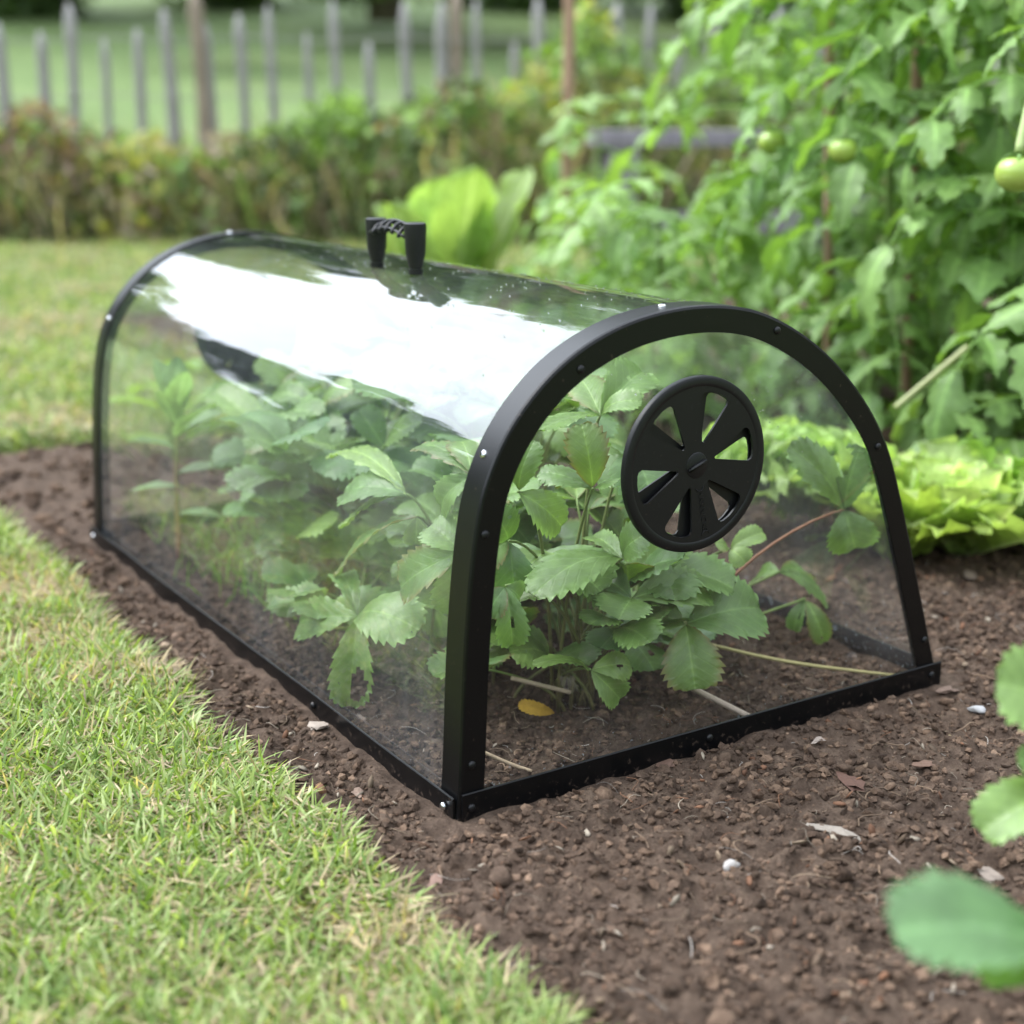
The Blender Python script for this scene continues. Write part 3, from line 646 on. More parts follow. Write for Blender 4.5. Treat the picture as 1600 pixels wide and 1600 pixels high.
def vent(yf, sgn, text):
    mb = MB(); bm = slot_plate(.0705, .0022, 12, 0); 
    for v in bm.verts: v.co.y = yf + sgn * (v.co.y - .0045) * 1.0
    addbm(mb, bm)
    lathe(mb, [(.0690, -.0042), (.0700, -.0049), (.0722, -.0051), (.0762, -.0050), (.0778, -.0042), (.0784, -.0026), (.0784, .0004), (.0760, .0006), (.0755, -.002), (.0690, -.002)], yf, sgn)
    v = mb.build('vent_cover', M['plastic'], cl, smooth=True); v.modifiers.new('e', 'EDGE_SPLIT').split_angle = R(35)
    for nm, b in (('vent_shutter', -11 if sgn > 0 else -30),):
        mb = MB(); bm = slot_plate(.0690, .0016, 12 + b, 0, half=.0165)
        for q_ in bm.verts: q_.co.y = yf + sgn * (q_.co.y + .0015)
        addbm(mb, bm); s = mb.build(nm, M['plastic'], cl, smooth=False)
    mb = MB(); lathe(mb, [(.0006, -.0052), (.0108, -.0052), (.0116, -.0047), (.0118, -.0022), (.0118, .0)], yf, sgn, 36)
    h = mb.build('hub', M['plastic'], v); h.modifiers.new('e', 'EDGE_SPLIT').split_angle = R(35)
    a = R(22); mb = MB(); bm = bmesh.new(); bmesh.ops.create_cube(bm, size=1)
    bmesh.ops.bevel(bm, geom=list(bm.edges), offset=.12, segments=2, affect='EDGES')
    Mx = Matrix.Translation((VC[0], yf - sgn * .0060, VC[1])) @ Matrix.Rotation(-a, 4, 'Y') @ Matrix.Diagonal((.0205, .0036, .0030, 1))
    addbm(mb, bm, M=Mx); mb.build('turn_grip', M['plastic'], h)
    if text:
        cu = bpy.data.curves.new('t', 'FONT'); cu.body = 'HAXNICKS'; cu.size = .0074; cu.extrude = .00035; cu.align_x = 'CENTER'; cu.align_y = 'CENTER'; cu.space_character = 1.08
        to = bpy.data.objects.new('t', cu); COL.objects.link(to); bpy.context.view_layer.update()
        dg = bpy.context.evaluated_depsgraph_get(); me = bpy.data.meshes.new_from_object(to.evaluated_get(dg)); bpy.data.objects.remove(to)
        ra = R(-79); d = Vector((math.cos(ra), 0, math.sin(ra))); up = Vector((math.sin(-ra), 0, math.cos(ra))); up = Vector((-math.sin(ra), 0, math.cos(ra)))
        o = bpy.data.objects.new('embossed_lettering', me); COL.objects.link(o); o.parent = v
        mt = Matrix((( d.x, up.x, 0, VC[0] + d.x * .043), (0, 0, -1, yf - .0047), (d.z, up.z, 0, VC[1] + d.z * .043), (0, 0, 0, 1)))
        me.transform(mt); me.materials.append(M['plastic'])
        mb = MB()
        for e in (-1, 1):
            pts = [np.array([VC[0] + d.x * (.043 + e * (.0225 - .0035 * abs(math.cos(t)))) + up.x * .0042 * math.sin(t), yf - .0049, VC[1] + d.z * (.043 + e * (.0225 - .0035 * abs(math.cos(t)))) + up.z * .0042 * math.sin(t)]) for t in np.linspace(-1.5, 1.5, 9)]
            tube(mb, pts, .00032, 5)
            mb.build('embossed_flourish', M['plastic'], v); mb = MB()
vent(-.0015, 1, True); vent(LEN + .0015, -1, False)
# rivets and screws
def dome(mb, c, n, r, h):
    c = np.array(c, float); n = nrm(np.array(n, float)); a = nrm(np.cross(n, [0.3, .1, .95])); b = np.cross(n, a)
    pr = [(1, -.2), (1, .1), (.93, .45), (.72, .78), (.4, .95), (.02, 1)]; th = np.linspace(0, 2 * math.pi, 16, endpoint=False)
    V = np.array([[c + (a * math.cos(t) + b * math.sin(t)) * r * p + n * h * z for t in th] for p, z in pr])
    i = np.arange(5)[:, None] * 16; j = np.arange(16)[None]
    mb.add(V.reshape(-1, 3), [np.stack([i + j, i + (j + 1) % 16, i + 16 + (j + 1) % 16, i + 16 + j], -1).reshape(-1, 4)])
def sidept(i, y, off=0): return (PRO[i][0] + PN[i][0] * off, y, PRO[i][1] + PN[i][1] * off), (PN[i][0], 0, PN[i][1])
FR = [(.331, .386), (.120, .3705), (.4665, .265), (.0285, .2455), (.5525, .053), (.5645, .013), (.269, .0135), (.0125, .0115), (.0145, .049)]
for x, z in FR:
    for yy, nn in ((-.0042, -1), (LEN + .0042, 1)):
        off = .0024 if z < .02 else 0
        mb = MB(); dome(mb, (x, yy + nn * off, z), (0, nn, 0), .0036, .0024); mb.build('rivet', M['plastic'], cl)
def near_i(x, z): return int(np.argmin(np.hypot(PRO[:, 0] - x, PRO[:, 1] - z)))
for x, z in ((.037, .305), (.213, .414), (.452, .305)):
    for yy in (.0145, LEN - .0145):
        i = near_i(x, z); c, n = sidept(i, yy); mb = MB(); dome(mb, c, n, .0036, .0022)
        s = mb.build('screw', M['metal'], cl)
        n = np.array(n); c = np.array(c); 
        for ax in (np.array([0, 1., 0]), np.cross(n, [0, 1., 0])):
            mb = MB(); tube(mb, [c + n * .0020 - ax * .0020, c + n * .0023, c + n * .0020 + ax * .0020], .0004, 5); mb.build('cross_slot', M['plastic'], s)
for xx, nn in ((-.0036, -1), (W + .0012, 1)):
    for yy in (.013, .27, .72, LEN - .012):
        mb = MB(); dome(mb, (xx, yy, .009), (nn, 0, 0), .0036, .0024); mb.build('screw', M['metal'] if yy in (.013, LEN - .012) else M['plastic'], cl)
# handle
hd = bpy.data.objects.new('handle', None); COL.objects.link(hd); hd.parent = cl; hd.location = (.190, .442, .410)
HX, HY, HZ = .190, .442, .410
for yy in (.398, .486):
    mb = MB(); th = np.linspace(0, 2 * math.pi, 24, endpoint=False); lv = []
    for z, a, b in ((-.002, .0062, .0062), (.0035, .0062, .0062), (.0036, .0052, .0052), (.0055, .0052, .0052), (.0056, .0058, .0060), (.020, .0082, .0085), (.047, .0088, .0098), (.0505, .0086, .0094), (.0515, .0072, .0080), (.0516, .0004, .0004)):
        lv.append([(HX + 1.25 * b * math.cos(t), yy + 1.3 * a * math.sin(t), HZ + z) for t in th])
    V = np.array(lv); k = len(lv); i = np.arange(k - 1)[:, None] * 24; j = np.arange(24)[None]
    mb.add(V.reshape(-1, 3), [np.stack([i + j, i + (j + 1) % 24, i + 24 + (j + 1) % 24, i + 24 + j], -1).reshape(-1, 4)])
    o = mb.build('post', M['plastic'], hd); o.modifiers.new('e', 'EDGE_SPLIT').split_angle = R(40)
mb = MB()
for k in range(5):                                                  # arched bars across, carried by long bars
    y = .413 + k * .0145; t = np.linspace(-1.25, 1.25, 13); r = .0135
    top = HZ + .0445 + .006 * math.sin((k + .5) / 5 * math.pi)
    tube(mb, np.c_[HX + r * np.sin(t) * 1.05, np.full(13, y) + .002 * t, top - r * (1 - np.cos(t)) * 1.15], .0021, 7)
for dx, dz in ((-.0105, -.0075), (0, 0), (.0105, -.0075)):
    t = np.linspace(0, 1, 11); tube(mb, np.c_[np.full(11, HX + dx), .402 + .080 * t, HZ + .0440 + dz + .0075 * np.sin(t * math.pi)], .0017, 7)
mb.build('grip', M['plastic'], hd)
# water drops on the ridge and on the front panel
g = np.random.default_rng(4); mb = MB(); hs = None
bm = bmesh.new(); bmesh.ops.create_uvsphere(bm, u_segments=8, v_segments=6, radius=1); dv = np.array([v.co[:] for v in bm.verts]); df = [[v.index for v in f.verts] for f in bm.faces]; bm.free()
d3 = np.array([f for f in df if len(f) == 3]); d4 = np.array([f for f in df if len(f) == 4])
for k in range(330):
    i = int(np.clip(g.normal(62, 9), 40, 90)); y = g.random() ** 1.3 * .8 + .03; r = g.uniform(.0005, .0012)
    c, n = sidept(i, y, -.0018); mb.add(dv * r * np.array([1, 1, .6]) + np.array(c), [d3, d4])
for k in range(70):
    a = g.uniform(20, 75) if k < 50 else g.uniform(90, 140); rr = g.uniform(.1, .17); x, z = VC[0] + .01 + rr * math.cos(R(a)), VC[1] - .05 + rr * math.sin(R(a)); r = g.uniform(.0004, .0008)
    if inside(x, z, .03): mb.add(dv * r * np.array([1, .6, 1]) + np.array((x, -.0002, z)), [d3, d4])
tag(mb.build('water_droplets', M['drop']), 'tiny water drops sitting on the clear cover', 'water drops', kind='stuff')
# ------------------------------------------------------------------ strawberry plants
CAM = np.array([-.554, -.960, .5675])
def petiole(o, base, J, outdir, col, r=.0016):
    b = np.array(base, float) + np.array([rng.normal(0, .016), rng.normal(0, .016), -.004]); J = np.array(J, float); mb = MB()
    up = np.array([0, 0, 1.]); h = max(J[2] - b[2], .03)
    pts = bez(b, b + up * h * .55 + outdir * .01, J - outdir * .35 * np.linalg.norm((J - b)[:2]) - up * .01, J, 12)
    tube(mb, pts, np.linspace(r * 1.25, r * .8, 12), 6, np.linspace(np.array(col[0]), np.array(col[1]), 12))
    mb.build('stalk', M['stalk'], o)
GREENST = ((.20, .17, .07), (.17, .26, .07)); REDST = ((.24, .09, .05), (.30, .15, .08))
def strawberry_leaf(plant, crown, J, lfs, tone, seed, red=False, holes=None):
    mb = MB(); J = np.array(J, float)
    for k, l in enumerate(lfs):
        tip = np.array(l[:3]); w = l[3] * 1.12; cw = l[4]
        tc = nrm(CAM - (J + tip) / 2); nh = nrm(tc * cw + np.array([0, 0, 1]) * (1 - cw * .75) + rng.normal(0, .08, 3))
        b = J + nrm(tip - J) * .002
        straw_leaflet(mb, b, tip, w, nh, float(np.clip(tone + .16 + rng.normal(0, .18), 0, 1)), fold=rng.uniform(.12, .45), arch=rng.uniform(.06, .2), seed=seed * 3 + k, hole=(holes or {}).get(k) or ((rng.uniform(-.6, .6), rng.uniform(.35, .8), rng.uniform(.08, .22)) if rng.random() < .13 else None))
    o = mb.build('leaf', M['straw'], plant)
    d = J - np.array(crown); d[2] = 0; petiole(o, crown, J, nrm(d), REDST if red else GREENST)
    return o
def random_leaf(plant, crown, az, rad, h, size, tone, seed, cond=None):
    d = np.array([math.cos(az), math.sin(az), 0]); J = np.array(crown) + d * rad + np.array([0, 0, h])
    lfs = []
    el = rng.uniform(-.35, .55)
    for k, da in enumerate((0, 1.25, -1.25)):
        a = az + da + rng.normal(0, .15); e = el + rng.normal(0, .25) + (.1 if k == 0 else 0)
        L = size * rng.uniform(.85, 1.15) * (1.05 if k == 0 else .95)
        tip = J + np.array([math.cos(a) * math.cos(e), math.sin(a) * math.cos(e), math.sin(e)]) * L
        if cond and not cond(tip): 
            tip = J + (tip - J) * .6
            if not cond(tip): return
        if tip[2] < .012: tip[2] = .012
        lfs.append((*tip, L * rng.uniform(.74, .92), rng.uniform(0, .35)))
    strawberry_leaf(plant, crown, J, lfs, tone, seed)
cond = lambda p: inside(p[0], p[2], .012) and .012 < p[1] < LEN - .012
PLANTS = {
 'front': ((.235, .16, 0), 'strawberry plant with big serrated leaves crowding the round vent'),
 'right': ((.375, .23, 0), 'strawberry plant whose red runner lifts an eaten leaf by the front arch'),
 'side': ((.165, .27, 0), 'strawberry plant spilling a chewed leaf low against the clear cover, beside the lawn'),
 'middle': ((.22, .60, 0), 'strawberry plant half way down the tunnel under the handle'),
}
EX = [((.335, .42, 0), 'dense strawberry plant in the middle of the tunnel behind the vent'),
      ((.425, .62, 0), 'strawberry plant on the bed side of the tunnel below the handle'),
      ((.30, .80, 0), 'strawberry plant between the handle and the far vent'),
      ((.14, .46, 0), 'low strawberry plant close to the long clear side, ahead of the handle'),
      ((.45, .86, 0), 'strawberry plant in the far bed-side corner of the tunnel')]
HOLES = {3: {0: None}}
hero_objs = {}; sd = 0
for key, (cr, lab) in PLANTS.items():
    p = empty('strawberry_plant', cr, lab, 'strawberry plant', 'strawberry plants under the cloche'); hero_objs[key] = p
    k = 0
    for (kk, J, ls, tone) in HERO:
        if kk != key: continue
        hol = None
        if kk == 'side' and k == 0: hol = {2: (-.35, .62, .42)}
        if kk == 'right' and k == 0: hol = {1: (-.7, .6, .5)}
        if kk == 'front' and k == 8: hol = {1: (.1, .5, .2)}
        cr2 = (.335, .155, .02) if kk == 'right' else cr
        strawberry_leaf(p, cr2, J, ls, tone, sd, red=(kk == 'right' and k == 0), holes=hol); sd += 1; k += 1
    n = {'front': 20, 'right': 7, 'side': 12, 'middle': 24}[key]
    for i in range(n):
        az = i * 2.4 + .3; low = i % 3 == 0
        if key == 'front': rad, h, sz = rng.uniform(.03, .10), rng.uniform(.05, .26), rng.uniform(.05, .075)
        elif key == 'right': rad, h, sz = rng.uniform(.03, .08), rng.uniform(.02, .10), rng.uniform(.035, .055); 
        elif key == 'side': rad, h, sz = rng.uniform(.02, .07), rng.uniform(.08, .24), rng.uniform(.05, .07); az = abs(az % 3.1) - 1.2
        else: rad, h, sz = rng.uniform(.03, .13), rng.uniform(.06, .26), rng.uniform(.05, .08)
        if key == 'front' and i % 2: rad, h, sz = rng.uniform(.03, .10), rng.uniform(.03, .12), rng.uniform(.045, .065)
        random_leaf(p, cr, az, rad, h, sz, rng.uniform(.1, .55), sd, cond); sd += 1
for cr, lab in EX:
    p = empty('strawberry_plant', cr, lab, 'strawberry plant', 'strawberry plants under the cloche')
    low = cr[1] == .46
    for i in range(21 if not low else 12):
        random_leaf(p, cr, i * 2.4 + cr[0] * 9, rng.uniform(.03, .13), rng.uniform(.06, .27) if not low else rng.uniform(.03, .12), rng.uniform(.05, .085), rng.uniform(.1, .55), sd, cond); sd += 1

# runners and loose stalks on the soil under the cloche
def thing_tube(name, pts, rad, col, lab, cat, mat='stalk', grp=None):
    mb = MB(); pts = np.array(pts, float); pts = resample(chaikin(pts, 2), 24); tube(mb, pts, rad, 7, col)
    o = mb.build(name, M[mat], origin=tuple(pts[0])); return tag(o, lab, cat, grp)
thing_tube('runner', [(.36, .12, .05), (.43, .07, .03), (.52, .03, .012), (.555, .012, .006)], .0018, (.42, .36, .16), 'straw-yellow runner lying from the leaves to the far foot of the front arch', 'runner')
thing_tube('runner', [(.165, .60, .10), (.12, .58, .03), (.10, .50, .012), (.085, .38, .035), (.07, .28, .085)], .0022, (.36, .38, .12), 'curved yellow-green runner arching low along the clear side', 'runner')
thing_tube('dry_stem', [(.31, .07, .028), (.345, .022, .006)], .0030, (.42, .34, .27), 'grey dry cane stub poking out under the down-hanging leaf', 'dry stem', 'bits')
thing_tube('dry_stem', [(.20, .12, .030), (.145, .14, .050)], .0024, (.40, .31, .23), 'pinkish dry stem leaning inside near the yellowed leaf', 'dry stem', 'bits')
thing_tube('dry_stem', [(.145, .20, .012), (.105, .17, .008)], .0026, (.42, .36, .24), 'short dry stalk lying behind the post, by the long clear side', 'dry stem', 'bits')
thing_tube('dry_stem', [(.055, .06, .03), (.085, .045, .012), (.10, .035, .006)], .0017, (.40, .30, .20), 'bent straw stalk just inside the arch leg next to the lawn', 'dry stem', 'bits')
mb = MB(); straw_leaflet(mb, (.185, .125, .010), (.150, .135, .024), .014, nrm(CAM - np.array([.17, .13, .03])), 1.0, seed=3)
o = mb.build('yellow_leaf', M['bits'], origin=(.175, .13, .018)); 
cd = o.data.attributes['col'].data
cd.foreach_set('color', np.tile(np.array([.40, .24, .03, 1], np.float32), len(cd))); tag(o, 'small yellowed fallen leaf under the strawberry leaves', 'fallen leaf')

# tall thin seedling at the far side of the tunnel
def oblong(mb, base, az, e0, e1, L, w, g, seed, rows=19, fold=.25, mat=None, roll=0):
    C, S, N = arc(np.array(base, float), az, e0, e1, L, rows, roll)
    v = np.linspace(0, 1, rows); sh = np.sin(np.pi * np.clip(v, .015, .985) ** .85) ** .7
    surf(mb, C, S, N, w / 2 * sh, rows, 9, fold=fold, col=g, midcol=np.array(g) * 1.5, edgecol=np.array(g) * 1.3, seed=seed, corr=.006, ruffle=.01, rf=2)
wd = empty('weed_seedling', (.068, .84, 0), 'tall slim weed seedling with upright pale leaves and a reddish stem foot', 'seedling')
mb = MB(); st = bez((.068, .84, 0), (.069, .842, .08), (.072, .845, .14), (.080, .85, .195), 12); tube(mb, st, np.linspace(.0042, .0022, 12), 7, np.linspace(np.array([.33, .10, .07]), np.array([.25, .33, .10]), 12)); mb.build('stem', M['stalk'], wd)
G1 = np.array([.22, .35, .15])
for i, (t, az, e, L) in enumerate([(11, 1.0, 1.45, .075), (11, -1.5, 1.2, .070), (11, 2.0, 1.25, .078), (10, -2.5, 1.1, .065), (9, -1.0, .8, .085), (9, -.3, .55, .09), (8, 2.9, .4, .065), (6, -.4, .2, .085), (5, 2.7, .1, .06), (3, -.7, .15, .06)]):
    mb = MB(); oblong(mb, st[t], az, e, e - .35, L, L * .56, G1 * rng.uniform(.85, 1.15), i); mb.build('leaf', M['lettuce'], wd)

# ------------------------------------------------------------------ plants in the near corner, out of focus
fp = empty('strawberry_plant', (.325, -.50, 0), 'blurred strawberry plant reaching in from the side in front of the cloche', 'strawberry plant')
for J, ls, tone in [((.215, -.425, .200), [(.157, -.405, .226, .052, .8), (.235, -.44, .255, .05, .7), (.25, -.42, .17, .05, .6)], .35),
                    ((.205, -.43, .150), [(.150, -.41, .128, .036, .8), (.165, -.42, .178, .024, .6), (.25, -.46, .14, .05, .6)], .3)]:
    strawberry_leaf(fp, (.325, -.50, 0), J, ls, tone, sd, holes={k: (9, 9, .01) for k in range(3)}); sd += 1
fq = empty('strawberry_plant', (.10, -.66, 0), 'very blurred plant with rounded grey-green leaves by the camera', 'strawberry plant')
for J, ls, tone in [((-.005, -.580, .187), [(-.083, -.548, .203, .052, .35), (.055, -.60, .235, .07, .5), (.01, -.56, .150, .05, .4)], -.3),
                    ((.06, -.60, .150), [(.0, -.585, .165, .05, .3), (.09, -.63, .2, .06, .4), (.08, -.57, .12, .05, .4)], -.3)]:
    strawberry_leaf(fq, (.10, -.66, 0), J, ls, tone, sd, holes={k: (9, 9, .01) for k in range(3)}); sd += 1

# ------------------------------------------------------------------ lettuces
def lettuce(loc, n, L, w, e0, e1, g, ruffle, label, seed, shape=.6, mid=None, fold=.1, teeth=0, emin=0.0, name='lettuce', rf=4, inner=1.0, rows=30, cols=17, bend=(.2, .75)):
    t = empty(name, loc, label, 'lettuce'); gg = np.random.default_rng(seed)
    mb = MB(); b0 = np.array(loc, float)
    for i in range(n):
        k = i / max(n - 1, 1); az = i * 2.399 + gg.normal(0, .1); pale = np.array(g) if not (mid and inner > 1) else np.array(g) + (np.array([.60, .66, .42]) - g) * max(0, k - .35) * 1.3
        ea = e0 + (e1 - e0) * k + gg.normal(0, .08); l = L * (1 - .35 * k * inner) * gg.uniform(.85, 1.1)
        C, S, N = arc(b0 + np.array([math.cos(az), math.sin(az), 0]) * .012, az, ea, ea - gg.uniform(*bend) * (1 - .5 * k) + (.9 * k if inner > 1 else 0), l, rows, gg.normal(0, .15), gg.normal(0, .2))
        v = np.linspace(0, 1, rows); sh = (.12 + .88 * np.clip(v / .65, 0, 1) ** shape * np.ones(rows)) * np.sqrt(np.clip(1.0001 - np.clip((v - .65) / .35, 0, 1) ** 2.4, .003, 1))
        surf(mb, C, S, N, w / 2 * sh * (1 - .3 * k * inner), rows, cols, fold=fold + gg.uniform(0, .25), ruffle=ruffle, rf=rf, teeth=teeth, tooth=.2, col=pale * gg.uniform(.68, 1.28) * (1 + .25 * k), midcol=mid, edgecol=np.array(g) * 1.5, corr=.014, seed=seed + i)
    mb.build('leaves', M['lettuce'], t)
    mb = MB(); tube(mb, [b0 + (0, 0, -.01), b0 + (0, 0, .02), b0 + (0, 0, .05)], [.012, .012, .006], 10, (.5, .55, .35)); mb.build('stem', M['stalk'], t)
    return t
lettuce((1.14, 2.00, 0), 9, .46, .19, 1.22, 1.50, (.27, .39, .12), .02, 'tall upright romaine lettuce with long smooth leaves behind the handle', 40, shape=1.2, mid=(.42, .52, .26), fold=.12, inner=.15, bend=(-.05, .3))
lettuce((.825, .465, .05), 64, .160, .080, .45, 1.5, (.30, .43, .13), .13, 'frilly pale green lettuce seen through the clear front panel', 60, teeth=0, rf=5, shape=.5, cols=21)
lettuce((.872, .330, 0), 17, .165, .095, .80, 1.45, (.33, .45, .10), .06, 'yellow-green loose-leaf lettuce just past the front arch', 80, teeth=8, rf=4)
lettuce((.955, .290, 0), 24, .185, .17, .50, 1.50, (.29, .40, .12), .04, 'big open lettuce with a pale blanched heart on the soil beside the cloche', 100, mid=(.66, .72, .50), rf=4, inner=1.2, fold=.45, teeth=9)
lettuce((1.085, .270, 0), 16, .215, .17, .55, 1.45, (.20, .33, .08), .05, 'green lettuce beyond the big open one, partly cut by the photo edge', 120, mid=(.5, .6, .35), rf=4, teeth=9)

# ------------------------------------------------------------------ tomato plants
def tomato(loc, h, n, tone, label, seed, fruits=(), lean=(0, 0), L=.29):
    global rng
    keep = rng; rng = np.random.default_rng(seed)
    t = empty('tomato_plant', loc, label, 'tomato plant', 'tomato plants behind the cloche'); b = np.array(loc, float)
    k = 24; z = np.linspace(0, 1, k); st = b + np.stack([lean[0] * z + .02 * np.sin(z * 9 + seed), lean[1] * z + .02 * np.cos(z * 7 + seed), h * z], 1)
    mb = MB(); tube(mb, st, np.linspace(.0085, .004, k), 8, (.17, .25, .08)); mb.build('stem', M['stalk'], t)
    mb = MB()
    for i in range(n):
        f = .04 + .95 * (i + rng.random()) / n; p = st[min(int(f * k), k - 1)]; az = i * 2.4 + rng.normal(0, .3)
        tomato_leaf(mb, p, az, rng.uniform(.0, .9), L * rng.uniform(.75, 1.2) * (1 - .25 * f), float(np.clip(tone + .12 + rng.normal(0, .22), 0, 1)), seed + i * 7)
    mb.build('foliage', M['tomato'], t)
    for fx, fy, fz, r in fruits:
        c = np.array([fx, fy, fz]); bm = bmesh.new(); bmesh.ops.create_uvsphere(bm, u_segments=24, v_segments=16, radius=r)
        for v in bm.verts: 
            a = math.atan2(v.co.y, v.co.x); q = v.co.z / r; v.co.z *= .86; s = 1 + .03 * math.cos(a * 5) * max(q, 0); v.co.x *= s; v.co.y *= s
            v.co.z -= r * .16 * max(0, q) ** 6
        mb = MB(); v = np.array([x.co[:] for x in bm.verts]); q = np.clip((v[:, 2] / r + .4), 0, 1)[:, None]
        addc = np.array([.34, .42, .09]) * (1 - q) + np.array([.22, .34, .05]) * q
        by = {}
        for f_ in bm.faces: by.setdefault(len(f_.verts), []).append([x.index for x in f_.verts])
        mb.add(v + c, [np.array(x) for x in by.values()], addc); bm.free(); o = mb.build('tomato', M['fruit'], t)
        mb = MB()
        for s in range(5):
            a = s * 1.257; C, S, N = arc(c + (0, 0, r * .74), a, .5, -.9, r * .9, 7); surf(mb, C, S, N, r * .13 * np.array([.7, 1, 1, .8, .6, .4, .1]), 7, 5, col=(.12, .22, .05))
        i = int(np.argmin(np.abs(st[:, 2] - (fz + .05)))); tube(mb, bez(c + (0, 0, r * .74), c + (0, 0, r + .02), st[i] * .4 + c * .6 + (0, 0, r + .03), st[i], 8), .0022, 6, (.22, .32, .10))
        mb.build('calyx', M['stalk'], o)
    rng = keep; return t
T = [((1.30, .80, 0), 1.12, 52, .35, 'tomato plant standing straight behind the frilly lettuce with one small green fruit high up', 201, [(1.06, .66, .52, .022)], (-.05, -.05)),
     ((1.44, .67, 0), 1.2, 54, .45, 'leafy tomato plant tied to the bamboo cane above the open lettuce', 202, [(1.13, .55, .512, .020), (1.20, .50, .520, .016)], (-.08, -.04)),
     ((1.32, .40, 0), 1.15, 46, .5, 'tomato plant at the photo edge carrying a large pale green fruit', 203, [(.868, .185, .505, .026)], (-.12, .02)),
     ((1.56, 1.16, 0), 1.05, 48, .5, 'tomato plant with a round green fruit hanging beside a thick pale stem', 204, [(1.12, .88, .528, .024)], (-.1, -.06)),
     ((1.62, .98, 0), 1.2, 44, .3, 'darker tomato plant in the second row behind the caned one', 205, [], (0, 0)),
     ((1.72, .62, 0), 1.2, 44, .35, 'tomato plant at the back of the row above the green lettuce', 206, [], (0, 0)),
     ((1.60, 1.48, 0), .84, 34, .6, 'airy tomato plant with curled leaves between the romaine and the row', 207, [], (.02, .0)),
     ((1.95, 1.50, 0), .95, 36, .5, 'loose tomato plant in front of the grey bench', 208, [], (0, 0)),
     ((1.86, 2.42, 0), .62, 22, .65, 'small thin tomato plant on the pinkish cane at the far end of the bed', 209, [], (.02, 0)),
     ((1.16, 1.22, 0), .44, 26, .55, 'short bushy tomato plant low behind the ridge of the cloche', 210, [], (0, 0)),
     ((1.42, 1.75, 0), .40, 24, .6, 'low leafy tomato plant to the bed side of the romaine', 211, [], (0, 0)),
     ((1.98, .90, 0), 1.15, 40, .3, 'tall tomato plant hidden deep in the row', 212, [], (0, 0))]
for loc, h, n, tone, lab, seed, fr, lean in T: tomato(loc, h, n, tone, lab, seed, fr, lean)
# thick pale stem above the large fruit and flowers
thing_tube('tomato_shoot', [(.96, .20, .70), (.90, .20, .60), (.875, .19, .545), (.868, .186, .528)], .0055, (.33, .42, .16), 'thick pale green tomato shoot slanting down to the large fruit', 'tomato shoot')
thing_tube('dead_stem', [(1.05, .39, .262), (1.015, .415, .222), (.975, .445, .175)], .0042, (.36, .38, .18), 'pale withered stem end slanting through the tomato leaves above the lettuce', 'dead stem')
# canes
def cane(x, y, h, r, lean, lab):
    mb = MB(); z = np.linspace(-.05, h, 26); rr = r * (1 + .12 * (np.arange(26) % 6 == 0)); tube(mb, np.c_[x + lean[0] * z, y + lean[1] * z, z], rr, 9)
    tag(mb.build('bamboo_cane', M['cane'], origin=(x, y, 0)), lab, 'cane', 'canes among the tomatoes')
cane(1.37, .78, 1.35, .0095, (-.03, .02), 'bamboo cane rising through the tomato leaves above the open lettuce')
cane(1.42, 1.02, 1.3, .009, (-.07, 0), 'bamboo cane beside the round green tomato')
cane(1.80, 2.46, .95, .016, (.02, .02), 'pinkish bamboo cane standing alone beside the romaine lettuce')

# ------------------------------------------------------------------ bench
bn = empty('potting_bench', (2.75, 2.88, 0), 'weathered grey wooden bench half hidden by tomato leaves', 'bench', rz=R(-28))
def bpart(name, lo, hi, mat='bench'):
    bm = bmesh.new(); bmesh.ops.create_cube(bm, size=1)
    for v in bm.verts: v.co = Vector([(lo[i] + hi[i]) / 2 + v.co[i] * (hi[i] - lo[i]) for i in range(3)])
    bmesh.ops.bevel(bm, geom=list(bm.edges), offset=.004, segments=2, affect='EDGES')
    me = bpy.data.meshes.new(name); bm.to_mesh(me); bm.free(); me.materials.append(M[mat]); o = bpy.data.objects.new(name, me); COL.objects.link(o); o.parent = bn; return o
for k in range(3): bpart('seat_board', (-.46, -.19 + k * .13, .475), (.46, -.07 + k * .13, .525))
for sx in (-1, 1):
    for sy in (-1, 1): bpart('leg', (sx * .38 - .045, sy * .14 - .045, -.05), (sx * .38 + .045, sy * .14 + .045, .474))
bpart('rail', (-.334, -.155, .20), (.334, -.125, .27))

# ------------------------------------------------------------------ fence
dirf = np.array([.8437, -.5367, 0]); nf = np.array([.5367, .8437, 0]); C0 = np.array([3.31, 5.11, 0])
fe = empty('wooden_fence', (3.31, 5.11, 0), 'old fence of grey upright stakes at the end of the lawn', 'fence')
s = -4.6; gg = np.random.default_rng(9)
def stake(s, r, h, mat, name):
    b = C0 + dirf * s + nf * gg.normal(0, .015); mb = MB(); z = np.linspace(-.08, h, 14); wx = gg.normal(0, .012, 2)
    pts = np.c_[b[0] + wx[0] * z + .006 * np.sin(z * 5 + s), b[1] + wx[1] * z, z]; rr = r * (1 + .1 * np.sin(z * 7 + s * 9)); rr[-1] *= .35
    tube(mb, pts, rr, 8); mb.build(name, M[mat], fe)
while s < 4.4:
    stake(s, gg.uniform(.020, .032), gg.uniform(.88, 1.12), 'picket', 'stake'); s += gg.uniform(.13, .185)
for s_ in (-3.2, -1.47, -.27, 1.6, 3.4): stake(s_, .036, 1.15, 'post', 'post')
for z in (.32, .66, .92):
    mb = MB(); ss = np.linspace(-4.6, 4.4, 60); P = C0 + dirf * ss[:, None] - nf * .03; tube(mb, np.c_[P[:, :2], z + .01 * np.sin(ss * 9)], .003, 5, (.25, .23, .22)); mb.build('wire', M['picket'], fe)

